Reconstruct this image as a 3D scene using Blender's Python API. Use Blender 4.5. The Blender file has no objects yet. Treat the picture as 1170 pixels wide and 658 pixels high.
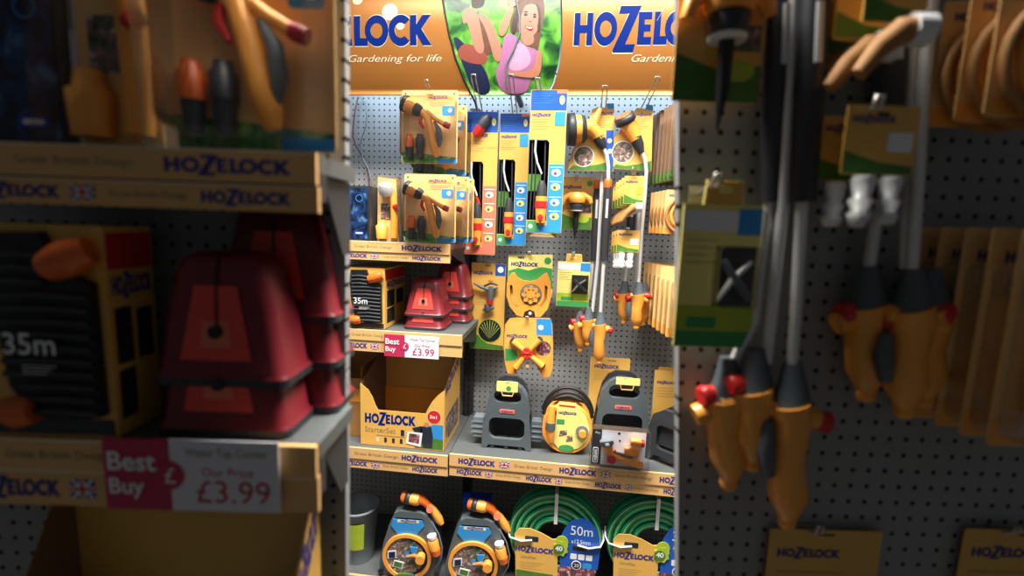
import bpy, bmesh, math, random
from math import sin, cos, pi, radians as R
from mathutils import Vector, Matrix
from mathutils.geometry import tessellate_polygon
random.seed(4)
scene = bpy.context.scene
COL = scene.collection
W, H, FPX = 1170, 658, 533.0
# ------------------------------------------------------------------ camera
CAM = Vector((0.0, -2.15, 1.55))
yc = Vector((65, 69, -FPX)).normalized()          # world +Y seen from the camera
s_ = 0.0492; t_ = (65 - 69*s_)/FPX
xc = Vector((1, -s_, t_)).normalized()            # world +X
zc = xc.cross(yc).normalized()
MW = Matrix((xc, yc, zc))                         # world = MW @ cam
cam_d = bpy.data.cameras.new('camera'); cam = bpy.data.objects.new('camera', cam_d); COL.objects.link(cam)
cam.matrix_world = Matrix.Translation(CAM) @ MW.to_4x4()
cam_d.sensor_width = 36; cam_d.lens = FPX/W*36; cam_d.clip_start = .02
cam_d.dof.use_dof = True; cam_d.dof.focus_distance = 1.75; cam_d.dof.aperture_fstop = 1.75
scene.camera = cam
def ray(px, py): return MW @ Vector(((px-W/2)/FPX, (H/2-py)/FPX, -1))

class Frame:
    """a vertical plane facing the viewer: rot about z, distance of its back board from the viewer"""
    def __init__(s, rot, dist, mag, k, tag):
        s.rot, s.dist, s.mag, s.k, s.tag = rot, dist, mag, k, tag
        s.n = Vector((-sin(rot), cos(rot), 0)); s.u = Vector((cos(rot), sin(rot), 0))
    def P(s, px, py, off=0.0):
        if s.mag: px = 585+(px-585)*3.162; py = 329+(py-329)*3.162
        r = ray(px, py); d = s.dist-off*s.k
        return CAM + r*(d/r.dot(s.n))
    def place(s, x0, y0, x1, y1, off=0.0):
        cx, cy = (x0+x1)/2, (y0+y1)/2
        b = s.P(cx, y1, off); t = s.P(cx, y0, off); l = s.P(x0, cy, off); r = s.P(x1, cy, off)
        return Vector(((l.x+r.x)/2, (l.y+r.y)/2, b.z)), (r-l).length, t.z-b.z
    def loc(s, u, off, z): return Vector((CAM.x, CAM.y, 0)) + s.u*u + s.n*(s.dist-off*s.k) + Vector((0, 0, z))
    def U(s, p): return (p-CAM).dot(s.u)
YAW = math.atan2(65, FPX)
C = Frame(0.0, 2.15, False, 1.0, '')
WG = Frame(YAW, .68, True, .316, ' on the dim near bay')
# ------------------------------------------------------------------ materials
MATS = {}
def lin(c):
    c = c/255.0
    return c/12.92 if c <= .04045 else ((c+.055)/1.055)**2.4
def mat(name, rgb=(128, 128, 128), rough=.5, metal=0.0, noise=.06, scale=30, spec=.5, coat=0.0):
    if name in MATS: return MATS[name]
    m = bpy.data.materials.new(name); m.use_nodes = True; nt = m.node_tree; b = nt.nodes['Principled BSDF']
    col = tuple(lin(c) for c in rgb)+(1,)
    if noise:
        n = nt.nodes.new('ShaderNodeTexNoise'); n.inputs['Scale'].default_value = scale; n.inputs['Detail'].default_value = 3
        tc = nt.nodes.new('ShaderNodeTexCoord'); nt.links.new(tc.outputs['Object'], n.inputs['Vector'])
        r = nt.nodes.new('ShaderNodeMix'); r.data_type = 'RGBA'
        r.inputs[6].default_value = tuple(c*(1-noise*1.5) for c in col[:3])+(1,)
        r.inputs[7].default_value = tuple(min(1, c*(1+noise*1.5)) for c in col[:3])+(1,)
        nt.links.new(n.outputs['Fac'], r.inputs[0]); nt.links.new(r.outputs[2], b.inputs['Base Color'])
    else: b.inputs['Base Color'].default_value = col
    b.inputs['Roughness'].default_value = rough; b.inputs['Metallic'].default_value = metal
    b.inputs['Specular IOR Level'].default_value = spec; b.inputs['Coat Weight'].default_value = coat
    MATS[name] = m; return m
def mat_clear(name, tint=(255, 255, 255), fac=.12, rough=.12):
    m = bpy.data.materials.new(name); m.use_nodes = True; nt = m.node_tree; nt.nodes.remove(nt.nodes['Principled BSDF'])
    out = nt.nodes['Material Output']; t = nt.nodes.new('ShaderNodeBsdfTransparent'); g = nt.nodes.new('ShaderNodeBsdfGlossy')
    t.inputs[0].default_value = tuple(lin(c) for c in tint)+(1,); g.inputs['Roughness'].default_value = rough
    f = nt.nodes.new('ShaderNodeFresnel'); f.inputs[0].default_value = 1.28
    n = nt.nodes.new('ShaderNodeTexNoise'); n.inputs['Scale'].default_value = 40
    bu = nt.nodes.new('ShaderNodeBump'); bu.inputs['Strength'].default_value = .35; bu.inputs['Distance'].default_value = .004
    nt.links.new(n.outputs['Fac'], bu.inputs['Height']); nt.links.new(bu.outputs[0], g.inputs['Normal']); nt.links.new(bu.outputs[0], f.inputs['Normal'])
    a = nt.nodes.new('ShaderNodeMath'); a.operation = 'ADD'; a.inputs[1].default_value = fac*.3; nt.links.new(f.outputs[0], a.inputs[0])
    mx = nt.nodes.new('ShaderNodeMixShader'); nt.links.new(a.outputs[0], mx.inputs[0]); nt.links.new(t.outputs[0], mx.inputs[1]); nt.links.new(g.outputs[0], mx.inputs[2])
    nt.links.new(mx.outputs[0], out.inputs[0]); MATS[name] = m; return m
def mat_pegboard():
    m = bpy.data.materials.new('pegboard'); m.use_nodes = True; nt = m.node_tree; b = nt.nodes['Principled BSDF']; N = nt.nodes.new; L = nt.links.new
    tc = N('ShaderNodeTexCoord'); sc = N('ShaderNodeVectorMath'); sc.operation = 'MULTIPLY'; sc.inputs[1].default_value = (1/.0252, 0, 1/.0262)
    fr = N('ShaderNodeVectorMath'); fr.operation = 'FRACTION'; su = N('ShaderNodeVectorMath'); su.operation = 'SUBTRACT'; su.inputs[1].default_value = (.5, 0, .5)
    le = N('ShaderNodeVectorMath'); le.operation = 'LENGTH'
    L(tc.outputs['Object'], sc.inputs[0]); L(sc.outputs[0], fr.inputs[0]); L(fr.outputs[0], su.inputs[0]); L(su.outputs[0], le.inputs[0])
    mr = N('ShaderNodeMapRange'); mr.inputs[1].default_value = .12; mr.inputs[2].default_value = .16; L(le.outputs['Value'], mr.inputs[0])
    mx = N('ShaderNodeMix'); mx.data_type = 'RGBA'; mx.inputs[6].default_value = (.008, .008, .009, 1); mx.inputs[7].default_value = (lin(148), lin(150), lin(150), 1)
    L(mr.outputs[0], mx.inputs[0]); L(mx.outputs[2], b.inputs['Base Color'])
    bu = N('ShaderNodeBump'); bu.inputs['Distance'].default_value = .003; L(mr.outputs[0], bu.inputs['Height']); L(bu.outputs[0], b.inputs['Normal'])
    b.inputs['Roughness'].default_value = .55; MATS['pegboard'] = m; return m
def mat_photo(name, cols, scale=18):
    """printed foliage-like picture"""
    m = bpy.data.materials.new(name); m.use_nodes = True; nt = m.node_tree; b = nt.nodes['Principled BSDF']
    tc = nt.nodes.new('ShaderNodeTexCoord'); n = nt.nodes.new('ShaderNodeTexNoise'); n.inputs['Scale'].default_value = scale; n.inputs['Detail'].default_value = 2.5
    n.inputs['Distortion'].default_value = .8
    cr = nt.nodes.new('ShaderNodeValToRGB'); e = cr.color_ramp.elements
    k = len(cols)
    while len(e) < k: e.new(.5)
    for i, c in enumerate(cols):
        e[i].position = .3+.4*i/(k-1); e[i].color = tuple(lin(v) for v in c)+(1,)
    nt.links.new(tc.outputs['Object'], n.inputs['Vector']); nt.links.new(n.outputs['Fac'], cr.inputs[0]); nt.links.new(cr.outputs[0], b.inputs['Base Color'])
    b.inputs['Roughness'].default_value = .35; MATS[name] = m; return m
mat('gold', (176, 114, 50), .36, .3, .02)
mat('cream', (235, 215, 180), .4, 0, 0)
mat('logo_blue', (0, 36, 116), .6, 0, 0, spec=.1)
mat('royal', (0, 62, 190), .35, 0, 0)
mat('ink', (52, 50, 128), .5, 0, 0)
mat('yellow', (226, 174, 84), .4, 0, .03)
mat('card_gold', (236, 188, 120), .4, 0, .05)
mat('strip', (226, 176, 112), .45, 0, .05, 8)
mat('pale_yellow', (240, 226, 130), .4, 0, .03)
mat('blue', (26, 84, 178), .4, 0, .05)
mat('sky', (48, 142, 208), .4, 0, .05)
mat('white', (235, 235, 235), .4, 0, .02)
mat('paper', (226, 226, 232), .5, 0, .02)
mat('greyline', (150, 130, 90), .5, 0, 0)
mat('salmon', (232, 120, 95), .4, 0, .05)
mat('red', (205, 40, 38), .35, 0, .05)
mat('dark_red', (176, 34, 44), .3, 0, .12, 14)
mat('case_red', (120, 31, 40), .35, 0, .15, 14)
mat('red_label', (232, 74, 62), .45, 0, .06)
mat('magenta', (190, 40, 84), .45, 0, .03)
mat('orange', (246, 164, 66), .35, 0, .06, spec=.5)
mat('deep_orange', (226, 104, 36), .35, 0, .06)
mat('grey_plastic', (84, 92, 96), .45, 0, .08)
mat('mid_grey', (112, 120, 126), .45, 0, .06)
mat('dark_plastic', (48, 50, 54), .45, 0, .08)
mat('black', (18, 18, 20), .5, 0, .05)
mat('inner_dark', (30, 30, 32), .6, 0, 0)
mat('steel', (222, 222, 220), .3, .25, .02)
mat('wire', (190, 184, 174), .3, .7, .02)
mat('green', (38, 170, 112), .3, 0, .08)
mat('green_dark', (16, 124, 84), .35, 0, .08)
mat('stripe', (196, 214, 110), .4, 0, 0)
mat('lime', (170, 190, 50), .4, 0, .1)
mat('leaf', (70, 120, 40), .45, 0, .25, 60)
mat('label_green', (60, 150, 80), .45, 0, .06)
mat('skin', (178, 124, 100), .45, 0, .05)
mat('skin_dark', (196, 128, 96), .45, 0, .05)
mat('skin_deep', (150, 74, 60), .45, 0, .05)
mat('hair', (104, 66, 48), .5, 0, .25, 60)
mat('hair_dark', (60, 36, 30), .5, 0, .25, 60)
mat('pink', (178, 112, 158), .45, 0, .12, 30)
mat('pink_pale', (204, 158, 190), .45, 0, .1, 30)
mat('navy', (22, 34, 72), .45, 0, .15)
mat('jacket', (30, 40, 52), .45, 0, .1)
mat('cardboard', (168, 118, 62), .7, 0, .08)
mat('cardboard_in', (128, 96, 70), .8, 0, .08)
mat('shelf_metal', (96, 100, 100), .42, .2, .05)
mat('shelf_dark', (58, 60, 62), .5, .2, .05)
mat('upright', (46, 48, 50), .5, .2, .05)
mat('floor_vinyl', (70, 68, 64), .4, 0, .12, 6)
mat('red_cable', (120, 50, 52), .5, 0, .05)
mat('lamp_white', (240, 240, 240), .5, 0, 0)
mat_clear('clear', (250, 250, 250), .06); mat_clear('clear_bag', (236, 236, 236), .3, .2)
mat_pegboard()
mat_photo('foliage', [(14, 50, 24), (30, 96, 34), (80, 150, 46), (110, 176, 60), (140, 186, 96)], 16)
mat_photo('grass_print', [(30, 92, 38), (80, 140, 60), (150, 180, 90)], 60)
mat_photo('garden_print', [(34, 44, 34), (80, 92, 64), (150, 104, 104), (214, 208, 198)], 60)
mat_photo('pond_print', [(4, 10, 26), (10, 26, 60), (26, 60, 110), (90, 130, 170)], 30)
mat_photo('flower_print', [(40, 70, 40), (90, 60, 60), (150, 70, 90), (220, 190, 190)], 80)
# ------------------------------------------------------------------ lettering
TXT = {}
def text_shape(s, bold=0.0, shear=0.0):
    key = (s, bold, shear)
    if key in TXT: return TXT[key]
    cu = bpy.data.curves.new('t', 'FONT'); cu.body = s; cu.size = 1; cu.offset = bold; cu.shear = shear; cu.resolution_u = 3
    o = bpy.data.objects.new('t', cu); COL.objects.link(o)
    dg = bpy.context.evaluated_depsgraph_get(); me = bpy.data.meshes.new_from_object(o.evaluated_get(dg))
    vs = [(v.co.x, v.co.y) for v in me.vertices]; fs = [tuple(p.vertices) for p in me.polygons]
    bpy.data.objects.remove(o); bpy.data.curves.remove(cu); bpy.data.meshes.remove(me)
    x0 = min(v[0] for v in vs); x1 = max(v[0] for v in vs); y0 = min(v[1] for v in vs); y1 = max(v[1] for v in vs)
    r = ([((x-x0)/(x1-x0), (y-y0)/(y1-y0)) for x, y in vs], fs, (x1-x0)/(y1-y0)); TXT[key] = r; return r
def circ(cx, cz, r, n=20, rz=None, a0=0, a1=2*pi):
    rz = rz or r; full = abs(a1-a0-2*pi) < 1e-6
    k = n if full else n-1
    return [(cx+r*cos(a0+(a1-a0)*i/k), cz+rz*sin(a0+(a1-a0)*i/k)) for i in range(n)]
def tess(loops):
    return [tuple(t) for t in tessellate_polygon([[Vector((p[0], p[1], 0)) for p in l] for l in loops])]
def logo_shape():
    """the heavy word mark, cap height 1, big slanted Z"""
    if 'logo' in TXT: return TXT['logo']
    V, F = [], []
    def add(loops, dx):
        base = len(V)
        for l in loops: V.extend([(x+dx, y) for x, y in l])
        F.extend([tuple(base+i for i in t) for t in tess(loops)])
    b = .27
    add([[(0, 0), (b, 0), (b, .38), (.58, .38), (.58, 0), (.58+b, 0), (.58+b, 1), (.58, 1), (.58, .62), (b, .62), (b, 1), (0, 1)]], 0)
    add([circ(.52, .5, .52, 28), circ(.52, .5, .26, 20)], .92)
    add([[(.12, 1.2), (.98, 1.2), (1.06, 1.2), (.42, .02), (.86, .02), (.80, -.22), (-.12, -.22), (-.14, -.16), (.52, .96), (.06, .96)]], 1.95)
    add([[(0, 0), (.62, 0), (.62, .23), (.28, .23), (.28, .40), (.56, .40), (.56, .61), (.28, .61), (.28, .77), (.60, .77), (.60, 1), (0, 1)]], 2.90)
    add([[(0, 0), (.60, 0), (.60, .25), (.28, .25), (.28, 1), (0, 1)]], 3.62)
    add([circ(.52, .5, .52, 28), circ(.52, .5, .26, 20)], 4.10)
    a = .75
    add([circ(.52, .5, .52, 22, a0=a, a1=2*pi-a)+list(reversed(circ(.52, .5, .25, 22, a0=a*1.15, a1=2*pi-a*1.15)))], 5.14)
    add([[(0, 0), (.28, 0), (.28, .36), (.55, 0), (.92, 0), (.50, .53), (.88, 1), (.53, 1), (.28, .68), (.28, 1), (0, 1)]], 6.06)
    TXT['logo'] = ([(x/6.98, y) for x, y in V], F, 6.98); return TXT['logo']
# ------------------------------------------------------------------ mesh builder (local: x right, y away from viewer, z up)
class MB:
    def __init__(s): s.v = []; s.f = []; s.fm = []; s.sm = []; s.mats = []; s.T = Matrix.Identity(4)
    def mi(s, m):
        if m not in s.mats: s.mats.append(m)
        return s.mats.index(m)
    def add(s, vs, fs, m, smooth=False):
        b = len(s.v); T = s.T; s.v.extend([T @ Vector(v) for v in vs]); k = s.mi(m)
        for f in fs: s.f.append(tuple(b+i for i in f)); s.fm.append(k); s.sm.append(smooth)
        return s
    def box(s, x0, x1, y0, y1, z0, z1, m):
        vs = [(x, y, z) for z in (z0, z1) for y in (y0, y1) for x in (x0, x1)]
        return s.add(vs, [(0, 2, 3, 1), (4, 5, 7, 6), (0, 1, 5, 4), (2, 6, 7, 3), (0, 4, 6, 2), (1, 3, 7, 5)], m)
    def prism(s, loops, y0, y1, m, side=None, back=None, smooth=False):
        if not isinstance(loops[0][0], (tuple, list)): loops = [loops]
        pts = [p for l in loops for p in l]; n = len(pts); tr = tess(loops)
        out = []
        for t in tr:
            a, b, c = (pts[i] for i in t)
            if (b[0]-a[0])*(c[1]-a[1])-(b[1]-a[1])*(c[0]-a[0]) < 0: t = t[::-1]
            out.append(t)
        s.add([(p[0], y0, p[1]) for p in pts], out, m)
        s.add([(p[0], y1, p[1]) for p in pts], [t[::-1] for t in out], back or m)
        q = []; o = 0
        for l in loops:
            k = len(l); ar = sum(l[i][0]*l[(i+1) % k][1]-l[(i+1) % k][0]*l[i][1] for i in range(k))
            hole = (l is not loops[0]); rev = (ar < 0) != hole
            for i in range(k):
                a, b = o+i, o+(i+1) % k
                f = (a, a+n, b+n, b)
                q.append(f if rev else f[::-1])
            o += k
        s.add([(p[0], y0, p[1]) for p in pts]+[(p[0], y1, p[1]) for p in pts], q, side or m, smooth)
        return s
    def flat(s, loops, y, m):
        if not isinstance(loops[0][0], (tuple, list)): loops = [loops]
        pts = [p for l in loops for p in l]; tr = []
        for t in tess(loops):
            a, b, c = (pts[i] for i in t)
            if (b[0]-a[0])*(c[1]-a[1])-(b[1]-a[1])*(c[0]-a[0]) < 0: t = t[::-1]
            tr.append(t)
        return s.add([(p[0], y, p[1]) for p in pts], tr, m)
    def rect(s, x0, x1, z0, z1, y, m): return s.flat([(x0, z0), (x1, z0), (x1, z1), (x0, z1)], y, m)
    def text(s, st, x, z, h, y, m, w=None, bold=0.0, shear=0.0):
        vs, fs, asp = text_shape(st, bold, shear); w = w or h*asp
        return s.add([(x+a*w, y, z+b*h) for a, b in vs], fs, m)
    def logo(s, x, z, w, y, m, h=None):
        vs, fs, asp = logo_shape(); h = h or w/asp
        return s.add([(x+a*w, y, z+b*h) for a, b in vs], fs, m)
    def lines(s, x, z, w, h, n, y, m, th=.0012):
        for i in range(n):
            zz = z-h*i/n; s.rect(x, x+w*(1-.3*((i*7) % 3)/2), zz-th, zz, y, m)
        return s
    def tube(s, pts, r, m, n=10, closed=False, cap=True, flat=1.0):
        pts = [Vector(p) for p in pts]; k = len(pts); rs = r if isinstance(r, (list, tuple)) else [r]*k
        vs = []; up = None
        for i, p in enumerate(pts):
            a = pts[(i-1) % k] if (closed or i) else p; b = pts[(i+1) % k] if (closed or i < k-1) else p
            t = (b-a).normalized()
            if up is None:
                up = Vector((0, 1, 0)) if abs(t.y) < .9 else Vector((1, 0, 0))
            e1 = (up-t*up.dot(t)).normalized(); e2 = t.cross(e1); up = e1
            for j in range(n):
                an = 2*pi*j/n; vs.append(p+(e1*cos(an)*flat+e2*sin(an))*rs[i])
        fs = []
        for i in range(k if closed else k-1):
            i2 = (i+1) % k
            for j in range(n):
                j2 = (j+1) % n; fs.append((i*n+j, i*n+j2, i2*n+j2, i2*n+j))
        s.add(vs, fs, m, True)
        if cap and not closed: s.add(vs[:n]+vs[-n:], [tuple(range(n))[::-1], tuple(range(n, 2*n))], m)
        return s
    def lathe(s, prof, o, axis, m, n=20, cap=True):
        """prof: (distance along axis, radius)"""
        a = Vector(axis).normalized(); o = Vector(o)
        e1 = (Vector((0, 1, 0)) if abs(a.y) < .9 else Vector((1, 0, 0))); e1 = (e1-a*e1.dot(a)).normalized(); e2 = a.cross(e1)
        vs = []; 
        for d, r in prof:
            for j in range(n): vs.append(o+a*d+(e1*cos(2*pi*j/n)+e2*sin(2*pi*j/n))*r)
        fs = [(i*n+j, i*n+(j+1) % n, (i+1)*n+(j+1) % n, (i+1)*n+j) for i in range(len(prof)-1) for j in range(n)]
        s.add(vs, fs, m, True)
        if cap: s.add(vs[:n]+vs[-n:], [tuple(range(n))[::-1], tuple(range(n, 2*n))], m)
        return s
    def ball(s, c, r, m, sc=(1, 1, 1), n=14):
        vs = []; fs = []
        for i in range(n//2+1):
            th = pi*i/(n//2)
            for j in range(n): vs.append((c[0]+r*sc[0]*sin(th)*cos(2*pi*j/n), c[1]+r*sc[1]*sin(th)*sin(2*pi*j/n), c[2]+r*sc[2]*cos(th)))
        for i in range(n//2):
            for j in range(n): fs.append((i*n+j, (i+1)*n+j, (i+1)*n+(j+1) % n, i*n+(j+1) % n))
        return s.add(vs, fs, m, True)
    def build(s, name, parent=None, loc=None, rot=None, bevel=0.0, label=None):
        me = bpy.data.meshes.new(name); me.from_pydata(s.v, [], s.f)
        for m in s.mats: me.materials.append(MATS[m])
        me.polygons.foreach_set('material_index', s.fm); me.polygons.foreach_set('use_smooth', s.sm)
        me.validate(); me.update()
        o = bpy.data.objects.new(name, me); COL.objects.link(o)
        if parent: o.parent = parent
        if loc is not None: o.location = loc
        if rot is not None: o.rotation_euler = (0, 0, rot)
        if bevel:
            b = o.modifiers.new('bevel', 'BEVEL'); b.width = bevel; b.segments = 2; b.limit_method = 'ANGLE'; b.angle_limit = R(50)
        if label: o['label'] = label
        return o
def thing(name, label, cat, loc, rot=0.0, group=None):
    o = bpy.data.objects.new(name, None); COL.objects.link(o); o.location = loc; o.rotation_euler = (0, 0, rot)
    o.empty_display_size = .05; o['label'] = label; o['category'] = cat
    if group: o['group'] = group
    return o
def tag(o, label, cat, group=None):
    o['label'] = label; o['category'] = cat
    if group: o['group'] = group
    return o
def struct(o): o['kind'] = 'structure'; return o
def dup(root, loc, label, group=None, rot=None):
    r = root.copy(); COL.objects.link(r); r.location = loc; r['label'] = label
    if rot is not None: r.rotation_euler = (0, 0, rot)
    if group: r['group'] = group
    for ch in list(root.children):
        c = ch.copy(); COL.objects.link(c); c.parent = r
        for g in ch.children:
            d = g.copy(); COL.objects.link(d); d.parent = c
    return r
def rr(x0, x1, z0, z1, r, n=5):
    p = []
    for cx, cz, a in ((x1-r, z0+r, -pi/2), (x1-r, z1-r, 0), (x0+r, z1-r, pi/2), (x0+r, z0+r, pi)):
        p += [(cx+r*cos(a+pi/2*i/n), cz+r*sin(a+pi/2*i/n)) for i in range(n+1)]
    return p
# ================================================================== helpers that author in a vertical plane
class PX:
    """local coordinates (x, z) of the point of a vertical plane that a pixel sees"""
    def __init__(s, F, px, py, off): s.F, s.off = F, off; s.loc = F.P(px, py, off)
    def __call__(s, px, py, off=None):
        d = s.F.P(px, py, s.off if off is None else off)-s.loc
        return (d.dot(s.F.u), d.z)
    def pts(s, l): return [s(*p) for p in l]
    def v(s, px, py, y=0.0): a = s(px, py); return (a[0], y, a[1])
    def m(s, px): return px/FPX*(s.F.dist-s.off*s.F.k)*(3.162 if s.F.mag else 1)
def hexagon_lines(mb, x, z, w, h, n, y, m='greyline'): mb.lines(x, z, w, h, n, y, m)

# ------------------------------------------------------------------ setting
m = MB(); m.box(-3.2, 2.6, 0, .03, 0, 2.95, 'pegboard'); wb = struct(m.build('wall_back'))
m = MB(); m.box(-3.2, 2.6, -3.4, .03, -.04, 0, 'floor_vinyl'); struct(m.build('floor'))
ux = C.P(538, 400, 0).x
m = MB(); m.box(ux-.02, ux+.02, -.03, -.001, 0.02, 2.06, 'upright')
for k in range(60): m.box(ux-.005, ux+.005, -.0312, -.03, .1+k*.032, .118+k*.032, 'black')
struct(m.build('trim_1'))
NEARL = Frame(YAW, .68, False, .316, ''); 
def near_board(name, px, u_out, dist):
    F2 = Frame(YAW, dist, False, 1, ''); a = F2.P(px, 30); b = F2.P(px, 630); sl = (F2.U(a)-F2.U(b))/(a.z-b.z)
    e = lambda z: F2.U(b)+sl*(z-b.z)
    o = MB(); o.prism([(u_out, 0), (e(0), 0), (e(2.6), 2.6), (u_out, 2.6)], 0, .018, 'pegboard')  # unseen height and outer reach added to block ceiling lamp spill
    ob = o.build(name, None, WG.loc(0, 0, 0), YAW); return struct(ob)
near_board('shade_board_left', 399.5, -1.9, .698)
near_board('shade_board_right', 770.5, 1.9, .698)

# ------------------------------------------------------------------ shelves
def flag(mb, x0, x1, z0, z1, y):
    mb.rect(x0, x1, z0, z1, y, 'ink'); cx, cz = (x0+x1)/2, (z0+z1)/2; w, h = x1-x0, z1-z0
    mb.flat([(x0, z0), (x0+w*.14, z0), (x1, z1), (x1-w*.14, z1)], y-.0003, 'white'); mb.flat([(x0, z1), (x0+w*.14, z1), (x1, z0), (x1-w*.14, z0)], y-.0003, 'white')
    mb.rect(x0, x1, cz-h*.16, cz+h*.16, y-.0005, 'white'); mb.rect(cx-w*.12, cx+w*.12, z0, z1, y-.0005, 'white')
    mb.rect(x0, x1, cz-h*.08, cz+h*.08, y-.0008, 'red'); mb.rect(cx-w*.06, cx+w*.06, z0, z1, y-.0008, 'red')
def shelf(F, xa, xb, xr, yt, ym, yb, up, lo, name, label, back=0.0):
    """xa..xb the lip in pixels, rows given at pixel xr"""
    off = .43; o = F.P(xr, yt, off); q = PX(F, xr, yt, off); u0 = q(xa, yt)[0]; u1 = q(xb, yt)[0]
    zt = 0; zm = q(xr, ym)[1]; zb = q(xr, yb)[1]
    t = thing('shelf', label, 'shelf', o, F.rot)
    D = off*F.k-.001
    m = MB(); m.box(u0, u1, .012, D, -.022, -.001, 'shelf_metal'); m.box(u0, u1, .014, .03, zb*.8, -.022, 'shelf_dark'); m.build('shelf_board', t)
    m = MB(); m.prism([(.03, -.023), (D, -.023), (D, -.023-.10), (D-.03, -.023-.10), (.05, -.04)], 0, .004, 'shelf_dark')
    m.v = [Vector((u1-.012+v.y, v.x, v.z)) for v in m.v]; m.build('bracket', t)
    for nm, z1, z0, items, dy in (('upper', zt, zm+.001, up, 0), ('lower', zm-.001, zb, lo, .004)):
        m = MB(); m.prism([(u0, z0), (u1, z0), (u1, z1), (u0, z1)], dy, dy+.008, 'strip'); h = z1-z0
        m.rect(u0, u1, z1-h*.07, z1, dy-.0003, 'cream')
        for kd, a, b in items:
            a = q(a, yt)[0]; b = q(b, yt)[0]
            if kd == 'L': w = b-a; m.logo(a, z0+h*.26, w, dy-.0006, 'ink', h=h*.46)
            elif kd == 'F': flag(m, a, b, z0+h*.22, z0+h*.76, dy-.0005)
            elif kd == 'T': m.text('Great British Design', a, z0+h*.3, h*.34, dy-.0006, 'greyline', w=b-a)
        m.build('price_strip', t)
    return t, q
S1u = [('T', 405, 448), ('L', 459, 505)]; S1l = [('L', 386, 419), ('F', 423, 432), ('T', 437, 466), ('L', 471, 504)]
S2u = [('T', 402, 439), ('L', 350, 396)]; S2l = [('L', 386, 419), ('F', 423, 432)]
S3u = [('T', 405, 455), ('L', 459, 500)]; S3l = [('L', 388, 419), ('F', 424, 433), ('T', 437, 466), ('L', 471, 500)]
sh1, _ = shelf(C, 330, 514, 514, 279, 291.5, 301, S1u, S1l, 'a', 'topmost shelf of the left bay, short, with two tan price strips, carrying blister packs')
sh2, _ = shelf(C, 330, 528, 514, 382.5, 395, 408, S2u, S2l, 'b', 'middle shelf of the left bay holding the boxed hose and dark red cases')
sh3, _ = shelf(C, 330, 511.5, 511, 521, 534, 545, S3u, S3l, 'c', 'lower shelf of the left bay under the open yellow display box')
S4u = []; S4l = []
for k in range(3):
    a = 524+k*116
    S4u += [('L', a, a+42+k), ('F', a+47+k, a+58+k), ('T', a+64, a+108)]
for k in range(4):
    a = 522+k*80
    S4l += [('L', a, a+29+k), ('F', a+33+k, a+41+k), ('T', a+45, a+74)]
sh4, _ = shelf(C, 513.5, 905, 513.5, 518.5, 532, 543.5, S4u, S4l, 'd', 'long grey shelf of the right bay with tan price strips, holding hose reels and hangers')
# base decks
def deck(F, xa, xb, ytl, label, z=None):
    off = .43; q = PX(F, xa, ytl, off); 
    if z: q.loc.z = z
    t = thing('base_shelf', label, 'shelf', q.loc, F.rot); u1 = q(xb, ytl)[0]; u0 = q(xa, ytl)[0]
    m = MB(); m.box(u0, u1, .012, off*F.k-.001, -.02, 0, 'shelf_metal')
    m.build('shelf_board', t); m = MB(); m.box(u0, u1, 0, .01, -.045, .001, 'strip'); m.build('price_strip', t)
    m = MB(); m.box(u0, u1, .03, .05, -q.loc.z+.001, -.021, 'shelf_dark'); m.build('kick_panel', t)
    return q.loc.z
# left base lip top passes (400,652); right bay continues at the same height
zb1 = deck(C, 330, 540, 648, 'bottom shelf of the left bay carrying the grey pail and a hose reel')
deck(C, 540.4, 905, 667.5, 'bottom shelf of the right bay carrying the green hose coils', zb1)
# near left unit
n1, _ = shelf(WG, 330, 514, 514, 280, 292, 302, S1u, S1l, 'a', 'unlit near shelf at far left, upper one, carrying large blister packs')
n2, _ = shelf(WG, 330, 514, 514, 386.5, 398, 411, S2u, S2l, 'b', 'unlit near shelf at far left, lower one, carrying a boxed hose and dark red cases')

# ------------------------------------------------------------------ price label
def price_label(F, label):
    q = PX(F, 472, 395, .43); t = thing('price_label', label, 'price label', q.loc-F.n*.006, F.rot)
    h1, h0 = q(472, 383)[1], q(472, 408)[1]; a, b, c = q(440, 395)[0], q(463, 395)[0], q(502, 395)[0]
    m = MB(); m.prism([(a, h0), (b, h0), (b, h1), (a, h1)], -.003, 0, 'magenta'); m.prism(circ(b, (h0+h1)/2, (h1-h0)*.2, 16), -.0038, -.0005, 'magenta')
    m.text('Best', a+.006, h0+(h1-h0)*.56, (h1-h0)*.27, -.0045, 'white', bold=.02); m.text('Buy', a+.006, h0+(h1-h0)*.16, (h1-h0)*.30, -.0045, 'white', bold=.02)
    m.text('£', b-.004, h0+(h1-h0)*.4, (h1-h0)*.22, -.0048, 'white'); m.build('offer_tab', t)
    m = MB(); m.prism([(b+.001, h0), (c, h0), (c, h1), (b+.001, h1)], -.002, 0, 'paper'); w = c-b
    m.text('Water Tap Corner', b+w*.15, h0+(h1-h0)*.74, (h1-h0)*.15, -.0026, 'greyline', w=w*.75); m.text('Our Price', b+w*.3, h0+(h1-h0)*.5, (h1-h0)*.12, -.0026, 'magenta')
    m.text('£3.99', b+w*.24, h0+(h1-h0)*.12, (h1-h0)*.32, -.0026, 'magenta'); m.build('label_card', t)
price_label(C, 'white and magenta Best Buy price label clipped on the middle left shelf')
price_label(WG, 'unlit near Best Buy price label at far left of the photo')

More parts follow.
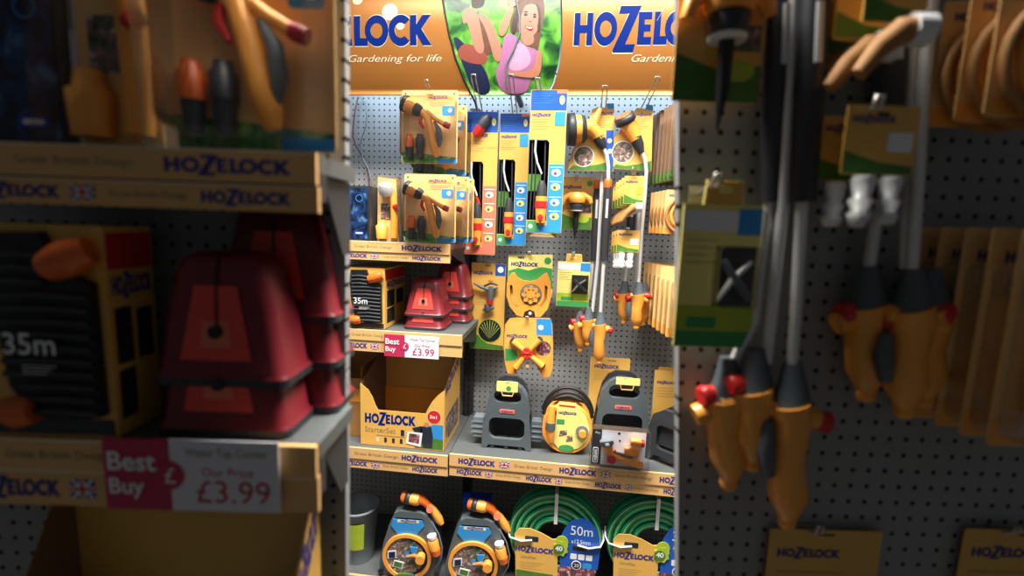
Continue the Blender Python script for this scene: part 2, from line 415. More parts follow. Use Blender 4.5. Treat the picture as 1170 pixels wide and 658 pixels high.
# ------------------------------------------------------------------ spray gun blister pack
def gun_shape(m, w, h, y):
    """held upright: head at upper left, handle down; m.T maps"""
    P = lambda u, v, d=0: (u*w, y+d, v*h)
    ax = Vector((.32*w, 0, -.12*h))
    m.lathe([(0, .10*w), (.0, .135*w), (.06*w, .14*w), (.07*w, .125*w)], P(.08, .80), ax, 'dark_plastic', 18)
    m.lathe([(.06*w, .125*w), (.15*w, .13*w), (.24*w, .10*w)], P(.08, .80), ax, 'orange', 18)
    m.lathe([(.23*w, .11*w), (.31*w, .10*w), (.36*w, .07*w)], P(.08, .80), ax, 'dark_plastic', 18)
    m.tube([P(.40, .69), P(.50, .62), P(.55, .48), P(.60, .30), P(.65, .17), P(.68, .08)], [.06*w, .075*w, .07*w, .07*w, .085*w, .045*w], 'orange', 12)
    m.tube([P(.62, .56), P(.70, .45), P(.72, .32), P(.70, .2)], [.02*w, .05*w, .055*w, .03*w], 'grey_plastic', 10)
    m.tube([P(.48, .68), P(.66, .58), P(.82, .51)], [.05*w, .04*w, .045*w], 'orange', 10)
    m.lathe([(0, .05*w), (.03*w, .055*w), (.10*w, .05*w)], P(.80, .52), (.9, 0, -.35), 'dark_red', 12)
    m.tube([P(.40, .62), P(.38, .54), P(.44, .46)], [.03*w, .035*w, .02*w], 'red', 8)
def gun_pack(name, F, box, off, label, group, depth=.032, bag=False):
    loc, w, h = F.place(*box, off); t = thing('spray_gun_pack', label, 'spray gun pack', loc, F.rot, group)
    m = MB(); x0 = -w/2
    slot = rr(-.014, .014, h-.022, h-.014, .003, 3)
    m.prism([rr(-w/2, w/2, 0, h, .008), slot], 0, .002, 'card_gold'); m.flat([(x0+.002, .002), (w/2-.002, .002), (w/2-.002, h*.09), (0, h*.13), (x0+.002, h*.16)], -.0004, 'grass_print')
    m.rect(w*.16, w*.5-.002, .002, h*.07, -.0008, 'sky'); m.prism(rr(w*.22, w*.44, h*.66, h*.79, .006), -.0008, 0, 'sky'); m.prism(circ(w*.36, h*.73, .008), -.0014, 0, 'white')
    m.logo(-w*.02, h*.885, w*.34, -.0010, 'ink'); m.rect(-w*.04, w*.42, h*.87, h*.93, -.0006, 'yellow'); m.lines(0, h*.84, w*.4, .02, 3, -.0008, 'greyline')
    for a in (-1, 1): m.prism(circ(a*w*.43, h*.955, .004, 10), -.0012, 0, 'cardboard_in')
    m.build('card', t)
    m = MB(); m.T = Matrix.Translation((-w/2, 0, 0)); gun_shape(m, w, h, -.145*w); m.build('spray_gun', t)
    for k, (u, c) in enumerate(((.17, 'deep_orange'), (.36, 'dark_plastic'))):
        m = MB(); cx = -w/2+u*w
        m.lathe([(0, .055*w), (.16*h, .07*w)], (cx, -.09*w, h*.06), (0, 0, 1), 'dark_plastic', 14); m.lathe([(.15*h, .08*w), (.27*h, .08*w), (.29*h, .06*w), (.33*h, .055*w)], (cx, -.09*w, h*.06), (0, 0, 1), c, 14)
        m.build('connector', t)
    m = MB(); dd = -.29*w
    a = rr(-w*.48, w*.48, h*.04, h*.9, .02, 4); b = [(x*.9, (z-h*.47)*.93+h*.47) for x, z in a]; k = len(a)
    m.add([(x, -.001, z) for x, z in a]+[(x, dd, z) for x, z in b], [(i, (i+1) % k, (i+1) % k+k, i+k) for i in range(k)]+[tuple(range(k, 2*k))], 'clear', False)
    m.build('blister', t); return t
gp = 'spray gun blister packs'
g0 = gun_pack('a', C, (459, 103, 523, 187), .285, 'front spray gun blister pack on the hook under the tan header sign', None)
dup(g0, g0.location+Vector((.022, .068, -.040)), 'spray gun pack second on its hook, mostly hidden behind the upper left front pack')
dup(g0, g0.location+Vector((.03, .136, -.045)), 'spray gun pack third on its hook, deepest behind the upper left front pack')
g1 = gun_pack('b', C, (462, 199, 521, 277), .40, 'spray gun blister pack standing on the short upper left shelf under the hanging one', None)
dup(g1, g1.location+Vector((.035, .068, -.0)), 'spray gun pack leaning second in line behind the one standing on the upper left shelf')
dup(g1, g1.location+Vector((.04, .136, .0)), 'spray gun pack last in line at the back of the upper left shelf')
n0 = gun_pack('c', WG, (462, 199, 521, 279.5), .30, 'large unlit spray gun blister pack standing on the near upper shelf at far left', None, .03)
# narrow bagged pack turned sideways
def bagged(F, off, label):
    q = PX(F, 443, 277 if not F.mag else 280, off); t = thing('connector_pack', label, 'bagged spray gun', q.loc, F.rot); S = q.m
    m = MB(); w = S(30); h = S(76); d = S(9)
    m.prism([(-w*.45, 0), (w*.5, 0), (w*.48, h*.96), (-w*.42, h)], .006, .008, 'card_gold'); m.rect(-w*.3, w*.15, h*.35, h*.6, .005, 'garden_print'); m.build('card', t)
    m = MB(); m.lathe([(0, S(8)), (S(5), S(9)), (S(12), S(7))], (-w*.02, -.008, h*.74), (.1, -.5, 1), 'steel', 16); m.tube([(w*.1, 0, h*.8), (w*.28, -.002, h*.6), (w*.30, -.003, h*.3), (w*.26, 0, h*.08)], [S(5), S(5), S(4.5), S(5)], 'orange', 10)
    m.lathe([(0, S(3)), (S(5), S(3))], (w*.32, -.012, h*.55), (1, -.6, 0), 'red', 10); m.build('spray_gun', t)
    m = MB(); m.lathe([(0, S(6)), (S(15), S(7)), (S(16), S(5)), (S(22), S(4))], (-w*.22, -.006, h*.06), (0, 0, 1), 'orange', 14); m.build('connector', t)
    m = MB(); m.prism([(-w*.58, 0), (w*.62, 0), (w*.50, h), (-w*.46, h)], -S(13), .012, 'clear_bag'); m.f = m.f[4:]; m.fm = m.fm[4:]; m.sm = m.sm[4:]
    m.build('bag', t)
bagged(C, .39, 'narrow clear bagged orange spray gun standing beside the blue boxed item'); bagged(WG, .3, 'unlit near bagged orange spray gun beside a dark blue box at far left')
def blue_box(F, off, label, yb):
    loc, w, h = F.place(384, 212, 424, yb, off); t = thing('blue_picture_box', label, 'box', loc, F.rot); d = .07*F.k if F.mag else .07
    m = MB(); m.prism(rr(-w/2, w/2, 0, h, .004), 0, d, 'dark_plastic'); m.build('carton', t, bevel=.002)
    m = MB(); m.prism(rr(-w*.43, w*.40, h*.06, h*.96, .003), -.001, .001, 'pond_print'); m.prism(rr(w*.02, w*.30, h*.13, h*.19, .004), -.0018, 0, 'royal'); m.prism(rr(w*.06, w*.26, h*.145, h*.175, .003), -.0022, 0, 'white')
    m.prism([circ(w*.17, h*.78, w*.10, 20), circ(w*.17, h*.78, w*.085, 20)], -.0018, 0, 'sky'); m.build('picture_label', t)
blue_box(C, .39, 'dark box with a blue pond picture, partly cut by the upper left shelf edge', 276); blue_box(WG, .3, 'unlit near box with a dark blue picture at the far left edge', 279)

# ------------------------------------------------------------------ tall carded hose connector sets
def tall_card(F, box, off, label, strip, torch=False, coil=False):
    loc, w, h = F.place(*box, off); t = thing('tap_connector_card', label, 'carded hose set', loc, F.rot)
    X = lambda u: (u-.5)*w
    m = MB(); Z = lambda v: v*h
    out = [(X(0), Z(0)), (X(1), Z(0)), (X(1), Z(1)), (X(0), Z(1)), (X(0), Z(.66)), (X(.50), Z(.66)), (X(.56), Z(.64)), (X(.56), Z(.09)), (X(0), Z(.09))]
    m.prism(out, 0, .003, 'yellow'); y = -.0005
    m.rect(X(.01), X(.99), Z(.86), Z(.998), y, 'blue'); m.lines(X(.06), Z(.975), w*.6, h*.08, 5, y*2, 'sky', .0015)
    if not torch: m.rect(X(.72), X(.99), Z(.975), Z(.998), y*2, 'salmon')
    m.prism(circ(X(.86), Z(.93), w*.07, 12, w*.12), -.0012, 0, 'pale_yellow')
    m.logo(X(.06 if not torch else .42), Z(.82 if not torch else .83), w*.52, y*2, 'ink')
    m.prism(rr(X(.68), X(.97), Z(.755), Z(.85), .003), -.0012, 0, 'sky' if not torch else 'yellow'); m.lines(X(.06), Z(.80), w*.5, h*.08, 5, y*2, 'greyline')
    m.rect(X(.575), X(.99), Z(.02), Z(.49), y, strip); m.rect(X(.01), X(.99), Z(.005), Z(.055), y*2, strip)
    for v in (.43, .33, .22, .12):
        m.prism(circ(X(.78), Z(v), w*.13, 14, w*.10), -.0014, 0, 'white' if v in (.43, .22) else 'pale_yellow'); m.prism(circ(X(.76), Z(v-.004), w*.05, 8), -.002, 0, 'grey_plastic')
        m.rect(X(.62), X(.95), Z(v+.035), Z(v+.04), y*2, 'white')
    m.rect(X(.02), X(.34), Z(.01), Z(.085), y*3, 'label_green' if not torch else 'salmon'); m.prism(circ(X(.12), Z(.045), w*.06, 10), -.0022, 0, 'white')
    m.build('card', t)
    m = MB(); m.rect(X(0), X(.56), Z(.09), Z(.66), .02, 'inner_dark'); m.flat([(X(0), Z(.30)), (X(.36), Z(.30)), (X(.36), Z(.42)), (X(0), Z(.42))], .012, 'leaf')
    m.box(X(0), X(.56), .02, .024, Z(.09), Z(.66), 'inner_dark')
    for a in (.08, .18, .44): m.tube([(X(a), .012, Z(.66)), (X(a+.02), .014, Z(.4)), (X(a), .012, Z(.1))], .0035, 'dark_plastic', 6)
    m.build('backing', t)
    m = MB(); m.tube([(X(.18), .004, Z(.66)), (X(.17), .002, Z(.58)), (X(.24), .0, Z(.50)), (X(.38), -.002, Z(.42))], .0042, 'steel', 8); 
    if torch: m.tube([(X(.36), -.002, Z(.41)), (X(.46), -.002, Z(.35))], .008, 'red', 10)
    m.build('steel_tube', t)
    m = MB(); r = w*.16
    o = (X(.40), -.006, Z(.07))
    m.lathe([(0, r*.8), (h*.10, r), (h*.19, r)], o, (0, 0, 1), 'orange', 16); m.lathe([(h*.11, r*1.12), (h*.155, r*1.12)], o, (0, 0, 1), 'red', 16)
    m.lathe([(h*.19, r*.95), (h*.26, r*.8), (h*.30, r*.5)], o, (0, 0, 1), 'dark_plastic', 16); m.prism(circ(X(.40), Z(.11), r*.5, 12), -.006-r*1.1, -.006, 'red')
    m.build('tap_connector', t)
    if torch:
        m = MB(); c = Vector((X(.50), -.012, Z(.90))); d = Vector((.36, 0, .55)).normalized()*h*.085
        m.tube([c-d*.95, c-d*.7, c-d*.1], [w*.12, w*.15, w*.16], 'red', 12); m.tube([c-d*.12, c+d*.6, c+d], [w*.165, w*.17, w*.10], 'dark_plastic', 12); m.build('gift_torch', t)
    if coil:
        m = MB()
        for k in range(3): m.tube([(X(.45)+w*.42*cos(a), .02+.02*sin(a), -.004-.006*k) for a in [2*pi*i/20 for i in range(20)]], .0028, 'greyline', 6, True)
        m.build('coiled_hose', t)
tall_card(C, (532, 127.5, 567.5, 291), .15, 'tall yellow card with a coral strip and a small red torch stuck on top', 'salmon', True)
tall_card(C, (569.5, 129.5, 603, 281), .15, 'tall yellow and blue connector card, middle and smallest of the three', 'sky')
tall_card(C, (604, 102.5, 645, 266), .285, 'tall blue topped connector card hanging highest, widest of the three', 'sky', False, True)
# a further card peeking between
def hook(F, bpx, bpy, tpx, tpy, off, label, w=.020):
    tp = F.P(tpx, tpy, off); b = F.P(bpx, bpy, .004/F.k) if bpx else tp+F.n*(off*F.k-.004)-Vector((0, 0, .012)); d = tp-b; t = thing('peg_hook', label, 'hook', b, F.rot)
    x = d.dot(F.u); y = d.dot(F.n); z = d.z
    m = MB(); h = w/2
    m.tube([(-h, 0, 0), (-h, y*.1, 0), (x-h*.8, y, z), (x-h*.8, y-.002, z+.012), (x+h*.8, y-.002, z+.012), (x+h*.8, y, z), (h, y*.1, 0), (h, 0, 0)], .0027, 'wire', 8); m.build('wire_prong', t)
    m = MB(); m.box(-.018, .018, -.002, .001, -.012, .012, 'wire'); m.build('back_plate', t)
    return t
hook(C, 552, 138, 541, 89, .33, 'wire hook above the coral striped tall card')
hook(C, 590, 138, 584, 89, .33, 'wire hook above the smallest tall card'); hook(C, 621, 134, 614, 93, .33, 'wire hook above the highest tall blue card')
hook(C, 502, 122, 487, 95, .325, 'wire hook carrying the hanging spray gun blister packs', .016)

# ------------------------------------------------------------------ header sign
hq = PX(C, 585, 107, .25)
def header():
    t = thing('header_sign', 'curved tan header sign with blue word marks and a garden photo of a laughing child', 'sign', hq.loc, 0)
    top = .52; zt = lambda z: z
    L_edge = [(508, -40), (508, 0), (512, 20), (517, 45), (523, 70), (531, 92), (538, 107.5)]
    R_edge = [(625, 107.5), (632, 94), (638, 75), (641, 50), (641, 20), (640, -5), (639, -40)]
    def curve(m):
        bm = bmesh.new(); me = bpy.data.meshes.new('tmp'); me.from_pydata(m.v, [], m.f); me.polygons.foreach_set('material_index', m.fm); bm.from_mesh(me)
        for i in range(26):
            bmesh.ops.bisect_plane(bm, geom=bm.verts[:]+bm.edges[:]+bm.faces[:], plane_co=(0, 0, i*.02), plane_no=(0, 0, 1))
        for v in bm.verts: z = v.co.z; v.co.y += 1.1*(z-.24)**2 - .045
        m.v = [v.co.copy() for v in bm.verts]; bm.verts.index_update(); m.f = [tuple(v.index for v in f.verts) for f in bm.faces]; m.fm = [f.material_index for f in bm.faces]; m.sm = [True]*len(m.f); bm.free(); bpy.data.meshes.remove(me)
    EL = hq.pts(L_edge); ER = hq.pts(R_edge); EL = [(x, min(max(z, 0), top)) for x, z in EL]; ER = [(x, min(max(z, 0), top)) for x, z in ER]
    EL.sort(key=lambda p: -p[1]); ER.sort(key=lambda p: p[1])
    EL[-1] = (EL[-1][0], 0); ER[0] = (ER[0][0], 0); EL[0] = (EL[0][0], top); ER[-1] = (ER[-1][0], top)
    xl = hq(300, 60)[0]; xr = hq(920, 60)[0]
    def panel(out, decals, label):
        m = MB(); m.prism(out, 0, .004, 'gold', side='black', back='black'); decals(m); curve(m); o = m.build('sign_panel', t); return o
    def dl(m):
        a, z = hq(321, 57); b = hq(496.5, 57)[0]; z1 = hq(410, 24)[1]; z0 = hq(410, 57)[1]
        m.logo(a-.002, z0-.003, b-a+.004, -.0006, 'cream', h=z1-z0+.006); m.logo(a, z0, b-a, -.0012, 'logo_blue', h=z1-z0)
        p = hq(402, 76); p2 = hq(507, 76); m.text('Gardening for life', p[0], p[1], .032, -.001, 'cream', w=p2[0]-p[0], shear=.35)
        for (cx, cy, r) in ((413, 4, 6), (450, 19, 9), (462, 34, 5)): m.flat(circ(*hq(cx, cy), hq.m(r), 20), -.0003, 'cream')
    def dr(m):
        a = hq(655, 57)[0]; b = hq(829, 57)[0]; z1 = hq(710, 20)[1]; z0 = hq(710, 56)[1]
        m.logo(a-.002, z0-.003, b-a+.004, -.0006, 'cream', h=z1-z0+.006); m.logo(a, z0, b-a, -.0012, 'logo_blue', h=z1-z0)
        p = hq(720, 76); p2 = hq(828, 76); m.text('Gardening for life', p[0], p[1], .032, -.001, 'cream', w=p2[0]-p[0], shear=.35)
        m.tube([(hq(748, 30)[0], 0, hq(748, 30)[1]), (hq(758, 12)[0], 0, hq(758, 12)[1]), (hq(772, 2)[0], 0, hq(772, 2)[1])], .0015, 'cream', 4)
    panel([(xl, 0)]+[(x-.003, z) for x, z in reversed(EL)]+[(xl, top)], dl, '')
    panel([(xr, 0), (xr, top)]+[(x+.006, z) for x, z in reversed(ER)], dr, '')
    # picture
    m = MB(); m.prism(EL+ER, 0, .004, 'foliage', side='black', back='black'); Q = lambda l: hq.pts(l); y = [0]
    def d(l, c):
        y[0] -= .00015; p = [(x, min(max(z, .001), top)) for x, z in Q(l)]
        for _ in range(2):
            n = len(p); p = [b for i in range(n) for b in ((p[i][0]*.75+p[(i+1) % n][0]*.25, p[i][1]*.75+p[(i+1) % n][1]*.25), (p[i][0]*.25+p[(i+1) % n][0]*.75, p[i][1]*.25+p[(i+1) % n][1]*.75))]
        m.flat(p, y[0], c)
    def dc(cx, cy, r, c, rz=None): y[0] -= .00015; x, z = hq(cx, cy); m.flat(circ(x, z, hq.m(r), 22, hq.m(rz or r)), y[0], c)
    d([(524, 60), (530, 75), (540, 107), (562, 107), (556, 80), (545, 72), (530, 50), (520, 46)], 'navy')
    d([(542, -6), (556, -6), (556, 12), (548, 16), (540, 14)], 'hair_dark')
    d([(546, 22), (560, 24), (566, 45), (562, 70), (550, 62), (546, 45)], 'hair')        # crouching child seen from behind
    d([(524, 66), (529, 56), (538, 54), (552, 60), (560, 68), (556, 76), (544, 76), (530, 72)], 'skin_deep')
    d([(531, 22), (535, 15), (543, 14), (549, 22), (553, 45), (556, 60), (552, 66), (545, 62), (541, 48), (537, 30), (532, 34)], 'skin')
    d([(548, 20), (556, 22), (564, 30), (571, 50), (577, 66), (572, 74), (566, 72), (562, 55), (556, 36), (550, 27)], 'skin')
    # laughing child
    d([(590, -4), (620, -4), (624, 18), (619, 40), (616, 62), (608, 60), (594, 40), (588, 44), (583, 40), (590, 15)], 'hair')
    d([(572, 106), (566, 84), (574, 72), (576, 52), (582, 42), (590, 46), (602, 58), (614, 60), (619, 70), (614, 86), (606, 92), (602, 106)], 'pink')
    d([(586, 60), (596, 52), (606, 62), (608, 76), (592, 84), (580, 80)], 'pink_pale')
    dc(605, 27, 12.5, 'skin', 19); d([(595, 30), (600, 44), (606, 49), (612, 44), (615, 30)], 'skin'); d([(598, 40), (610, 42), (612, 54), (602, 58), (596, 50)], 'skin')
    d([(592, 8), (600, 12), (612, 9), (617, 18), (620, 10), (614, -2), (596, -2)], 'hair')
    d([(600, 34.5), (606, 37), (611, 36), (609, 41.5), (604, 40)], 'dark_red'); d([(601.5, 35.5), (606, 37.4), (610, 36.8), (608.5, 38.6), (604, 38.2)], 'white')
    d([(594, 12), (598, 7), (606, 6), (601, 12), (597, 22), (595, 32), (592, 30)], 'hair'); d([(613, 9), (618, 14), (619, 30), (617, 44), (614.5, 40), (616.5, 26), (615, 16)], 'hair_dark'); d([(591, 14), (594, 26), (592, 40), (587, 46), (586, 34)], 'hair_dark')
    d([(599, 20), (602, 18.6), (605, 20), (602, 19.8)], 'hair_dark'); d([(609.5, 22.5), (612, 21.4), (614.5, 23.2), (612, 22.8)], 'hair_dark')
    dc(602, 22.5, 1.8, 'hair_dark', 1.1); dc(612, 25, 1.6, 'hair_dark', 1.0); d([(607, 24), (609, 31), (605, 30.5)], 'skin_dark')
    d([(584, 10), (590, 12), (582, 40), (576, 48), (571, 44), (574, 32), (580, 22)], 'skin_dark'); d([(580, 2), (592, 1), (594, 9), (588, 15), (582, 11)], 'skin'); d([(581, -3), (592, -3), (592, 3), (582, 3)], 'dark_red')
    d([(614, 62), (620, 62), (619, 84), (612, 91), (580, 87), (579, 83), (604, 84), (612, 78)], 'skin_dark'); d([(617, 58), (620, 64), (619, 80), (614, 74)], 'skin')
    y[0] -= .0006; m.tube([(hq(a, b)[0], y[0], hq(a, b)[1]) for a, b in ((591, 5), (595, 25), (595, 45), (588, 62), (580, 76), (579, 100))], .004, 'mid_grey', 6)
    curve(m); m.build('garden_picture', t)
    m = MB(); pts = [(x-.0015, -.002, z) for x, z in EL]; m.tube(pts, .004, 'black', 6); m.v = [Vector((v.x, v.y+1.1*(v.z-.24)**2-.045, v.z)) for v in m.v]
    m.build('edge_trim', t)
    m = MB(); m.box(xl, xr, .024, .045, .004, .010, 'upright'); m.build('under_ledge', t)
    for xx in (xl+.02, (xl+xr)/2, xr-.02):
        m = MB(); m.box(xx-.01, xx+.01, .024, .249, .013, .03, 'upright'); m.build('bracket', t)
header()
m = MB(); a = C.P(538, 107, .24); b = C.P(546, 128, .03)
m.tube([a, a.lerp(b, .5)+Vector((.002, 0, .005)), b], .0045, 'black', 8); tag(m.build('power_cable'), 'black cable running from the header sign edge down to the pegboard', 'cable')
# hanging cables at upper left
for k, (pts, c, lb) in enumerate((([(409, 111), (406, 125), (404, 140), (403, 155), (406, 165), (413, 178), (419, 190), (421, 203), (422, 215)], 'red_cable', 'thin dark red cable looping down the bare pegboard at upper left'),
                         ([(411, 110), (417, 118), (419, 130), (418, 145), (413, 158), (411, 168), (415, 182), (421, 193), (425, 210)], 'mid_grey', 'thin grey cable looping down the bare pegboard beside the dark red one'))):
    m = MB(); m.tube([C.P(x, y, .03+.01*k) for x, y in pts], .0034, c, 8); tag(m.build('hanging_cable'), lb, 'cable', None)
# ================================================================== lances
def lance(F, name_label, off, head, tube_pts, grip, handle, knob, trig, card=None, mirror=1):
    q = PX(F, handle[0][0], handle[0][1], off); t = thing('spray_lance', name_label, 'spray lance', q.loc, F.rot); V = q.v; S = q.m
    if head: head(q, t)
    m = MB(); m.tube([V(*p) for p in tube_pts], S(2.1), 'steel', 10); m.build('tube', t)
    if grip:
        m = MB(); (a, b) = grip; m.lathe([(0, S(3)), (S(3), S(4.6)), (S(10), S(3.8))], V(*a), (0, 0, -1), 'deep_orange', 14)
        a2 = (a[0], a[1]+9); m.tube([V(*a2), V(a2[0]-.6, a2[1]+8), V((a2[0]+b[0])/2, (a2[1]+b[1])/2), V(*b)], [S(3.6), S(4.2), S(5), S(4.2)], 'dark_plastic', 12)
        c = ((a[0]*.75+b[0]*.25), a[1]*.75+b[1]*.25); d = (a[0]*.5+b[0]*.5, a[1]*.52+b[1]*.48)
        m.tube([V(*c, -S(3.4)), V(*d, -S(3.9))], S(1.6), 'steel', 6); m.build('grip', t)
    hx, hy = handle[0]; bx, by = handle[1]
    m = MB(); m.tube([V(hx+1, hy-16), V(hx+1, hy-8), V(hx, hy)], [S(3), S(5), S(7.5)], 'grey_plastic', 14); m.build('collar', t)
    m = MB(); m.tube([V(hx-1, hy-2), V(hx, hy+4), V((hx+bx)/2-1, (hy+by)/2-2), V(bx, by-8), V(bx, by-3), V(bx, by)], [S(8), S(7.4), S(6.2), S(7), S(4.6), S(3.2)], 'orange', 16, flat=1.0)
    m.lathe([(0, S(3)), (S(3), S(3.6)), (S(5), S(2.5))], V(bx, by-1), (0, 0, -1), 'orange', 12)
    m.tube([V(hx-9*mirror, hy), V(hx, hy+1), V(hx+11*mirror, hy+5)], [S(3), S(4.5), S(4)], 'orange', 10); m.build('handle', t)
    m = MB(); kx, ky = knob; m.lathe([(0, S(3.6)), (S(5), S(4.2)), (S(6), S(3))], V(kx-2*mirror, ky-.5), (mirror, -.3, -.1), 'red', 14); m.build('flow_knob', t)
    m = MB(); m.tube([V(*trig[0], -.006), V((trig[0][0]+trig[1][0])/2-1.5, (trig[0][1]+trig[1][1])/2, -.008), V(*trig[1], -.004)], [S(2.2), S(3.6), S(2.2)], 'grey_plastic', 10); m.build('trigger', t)
    return t, q
def headA(q, t):
    S = q.m; V = q.v; m = MB()
    m.lathe([(0, S(15)), (0.0, S(17)), (S(8), S(17.5)), (S(9), S(15))], V(648, 149, -.01), (1, .1, .08), 'dark_plastic', 24); m.lathe([(S(8), S(15)), (S(15), S(14.5))], V(648, 149, -.01), (1, .1, .08), 'orange', 24)
    m.lathe([(S(15), S(15)), (S(19), S(14)), (S(21), S(9))], V(648, 149, -.01), (1, .1, .08), 'dark_plastic', 24)
    m.tube([V(666, 147, -.008), V(674, 146, -.006), V(681, 152), V(686, 160)], [S(9), S(9), S(7), S(6)], 'orange', 14)
    m.tube([V(676, 146, 0), V(681, 135, 0), V(686, 124, .004)], [S(6), S(4.5), S(2.5)], 'orange', 10)
    m.tube([V(684, 157), V(688, 165), V(690, 170)], [S(6.5), S(5.5), S(3)], 'dark_plastic', 14); m.build('spray_head', t)
def headB(q, t):
    S = q.m; V = q.v; m = MB(); ax = Vector((.45, .35, -.75)).normalized()
    m.lathe([(0, S(8.5)), (0, S(11)), (S(7), S(11.5)), (S(9), S(9))], V(712, 133, -.01), ax, 'dark_plastic', 22); m.lathe([(-S(1), S(8)), (-S(.5), S(8.6))], V(712, 133, -.01), ax, 'deep_orange', 20)
    m.tube([V(716, 140, -.005), V(721, 149), V(727, 160)], [S(9), S(8), S(6.5)], 'orange', 14); m.tube([V(726, 158), V(730, 166), V(733, 175)], [S(6.8), S(5.5), S(3)], 'dark_plastic', 14); m.build('spray_head', t)
def lance_card(F, q, t, which):
    m = MB(); y = .016
    if which == 'A':
        out = [(649, 194), (701, 195), (702.5, 124), (695, 122), (683, 121), (677, 124), (672, 140), (660, 160), (652, 175)]; c = (667, 178, 11.5); lg = (680, 701, 130); bl = [(693, 148), (701.5, 148), (700.5, 194), (692, 194)]; sk = [(694, 117), (702, 117), (702, 123.5), (694, 123.5)]
        gr = [(649, 193.5), (700.5, 194.5), (701, 182), (685, 187), (665, 190), (655, 188)]
    else:
        out = [(700, 192), (745, 195), (747, 124), (728, 122), (722, 132), (708, 150), (701, 158)]; c = (712, 173, 12); lg = (727, 745, 131); bl = None; sk = [(739, 118), (747, 119), (747, 125), (739, 124)]
        gr = [(700.5, 191.5), (744.5, 194.5), (745, 183), (730, 187), (715, 189), (704, 187)]
    m.prism(q.pts(out), y, y+.002, 'yellow'); m.prism(q.pts(sk), y-.0004, y+.0016, 'sky'); m.flat(q.pts(gr), y-.0006, 'leaf')
    if bl:
        m.flat(q.pts(bl), y-.001, 'blue'); m.flat(circ(*q(697, 160), q.m(2.6), 12), y-.0014, 'white'); m.flat(circ(*q(697, 172), q.m(2.6), 12), y-.0014, 'white')
    m.flat(circ(*q(c[0], c[1]), q.m(c[2]), 24), y-.0012, 'white'); m.flat(circ(*q(c[0], c[1]), q.m(c[2]-1), 24), y-.0016, 'garden_print')
    a = q(lg[0], lg[2]); b = q(lg[1], lg[2]); m.logo(a[0], a[1], b[0]-a[0], y-.0008, 'ink'); m.lines(a[0]+.004, a[1]-.012, (b[0]-a[0])*.8, .045, 5, y-.0008, 'greyline')
    m.build('hanging_card', t)
def lances(F, near):
    nt = ' on the near pegboard' if near else ''
    hk = lambda s: s
    st = (lambda d: (lambda q, t: None)) 
    a1, q = lance(F, ('frontmost spray lance, its red knob at the right, left cluster'+nt) if near else 'long spray lance with a wide round head, left hook, its handle hanging lowest', .20, None if near else headA,
        [(689, 168), (693, 176), (695, 190), (695, 206), (694, 226), (690, 296), (688, 330), (686, 358)], ((695, 204), (690, 298)), ((685.5, 372), (684.5, 412)), (696, 377), ((677, 376), (677, 396)))
    if not near: lance_card(F, q, a1, 'A')
    lance(F, 'rear spray lance of the left cluster, red knob facing left'+nt, .10, None,
        [(683, 196), (683, 226), (678, 296), (673, 340), (664, 358)], ((683, 205), (679, 298)), ((662, 370), (663.5, 398)), (656, 368), ((670, 374), (669, 392)), mirror=-1)
    lance(F, 'half hidden middle spray lance of the left cluster'+nt, .15, None,
        [(688, 196), (687, 226), (683, 300), (677, 356)], None, ((672, 367), (672, 391)), (666, 364), ((679, 376), (678, 392)), mirror=-1)
    b1, q = lance(F, ('frontmost spray lance of the right cluster'+nt) if near else 'spray lance with an upward tilted round head and bent white tube, right hook', .20, None if near else headB,
        [(733, 173), (737, 182), (738.5, 196), (737, 222), (733, 265), (729.5, 322)], None, ((729, 338), (727, 372)), (739, 338), ((719, 345), (719, 362)))
    if not near: lance_card(F, q, b1, 'B')
    lance(F, 'rear spray lance of the right cluster, red knob at left'+nt, .11, None,
        [(724, 196), (721, 250), (717, 300), (714, 322)], ((724, 200), (718, 300)), ((713, 337), (713, 366)), (706, 338), ((721, 346), (720, 362)), mirror=-1)
    lance(F, 'second spray lance of the right cluster, behind the front one'+nt, .155, None,
        [(733, 200), (730, 250), (727, 322)], None, ((735, 338), (734, 368)), (719, 341), ((722, 345), (722, 362)), mirror=-1)
lances(C, False); lances(WG, True)
hook(C, 688, 140, 691, 102, .30, 'wire hook over the wide headed spray lance'); hook(C, 727, 140, 751, 92, .33, 'wire hook over the lance whose head tilts upward')

# ================================================================== small carded goods hanging one behind another
def mini_card(F, q, label, w, h, kind, loc, group=None):
    t = thing('connector_card', label, 'carded fitting', loc, F.rot, group)
    m = MB(); m.prism([rr(-w/2, w/2, h*.42, h, .003), rr(-.008, .008, h-.012, h-.007, .002, 2)], 0, .002, 'yellow')
    m.flat([(-w*.48, h*.43), (w*.48, h*.43), (w*.48, h*.5), (0, h*.53), (-w*.48, h*.62)], -.0004, 'leaf'); m.logo(-w*.42, h*.86, w*.6, -.0006, 'ink')
    m.prism(rr(w*.1, w*.44, h*.62, h*.78, .002), -.0008, 0, 'white' if kind == 'metal' else 'orange'); m.build('card', t)
    m = MB()
    if kind == 'metal':
        for a in (-.25, .12): m.lathe([(0, w*.10), (h*.08, w*.16), (h*.10, w*.10), (h*.2, w*.16), (h*.22, w*.10), (h*.36, w*.15), (h*.4, w*.13)], (w*a, -.010, 0), (0, 0, 1), 'steel', 12)
    else:
        m.tube([(-w*.55, -.01, h*.05), (-w*.3, -.012, h*.22), (0, -.012, h*.34), (w*.4, -.012, h*.36)], [w*.12, w*.16, w*.2, w*.2], 'cardboard', 12)
        m.lathe([(0, w*.24), (w*.3, w*.24)], (w*.12, -.012, h*.35), (1, 0, 0), 'white', 14)
    m.build('fitting', t); return t
ordw = ['frontmost', 'second', 'third', 'fourth', 'fifth', 'deepest', 'seventh', 'eighth']
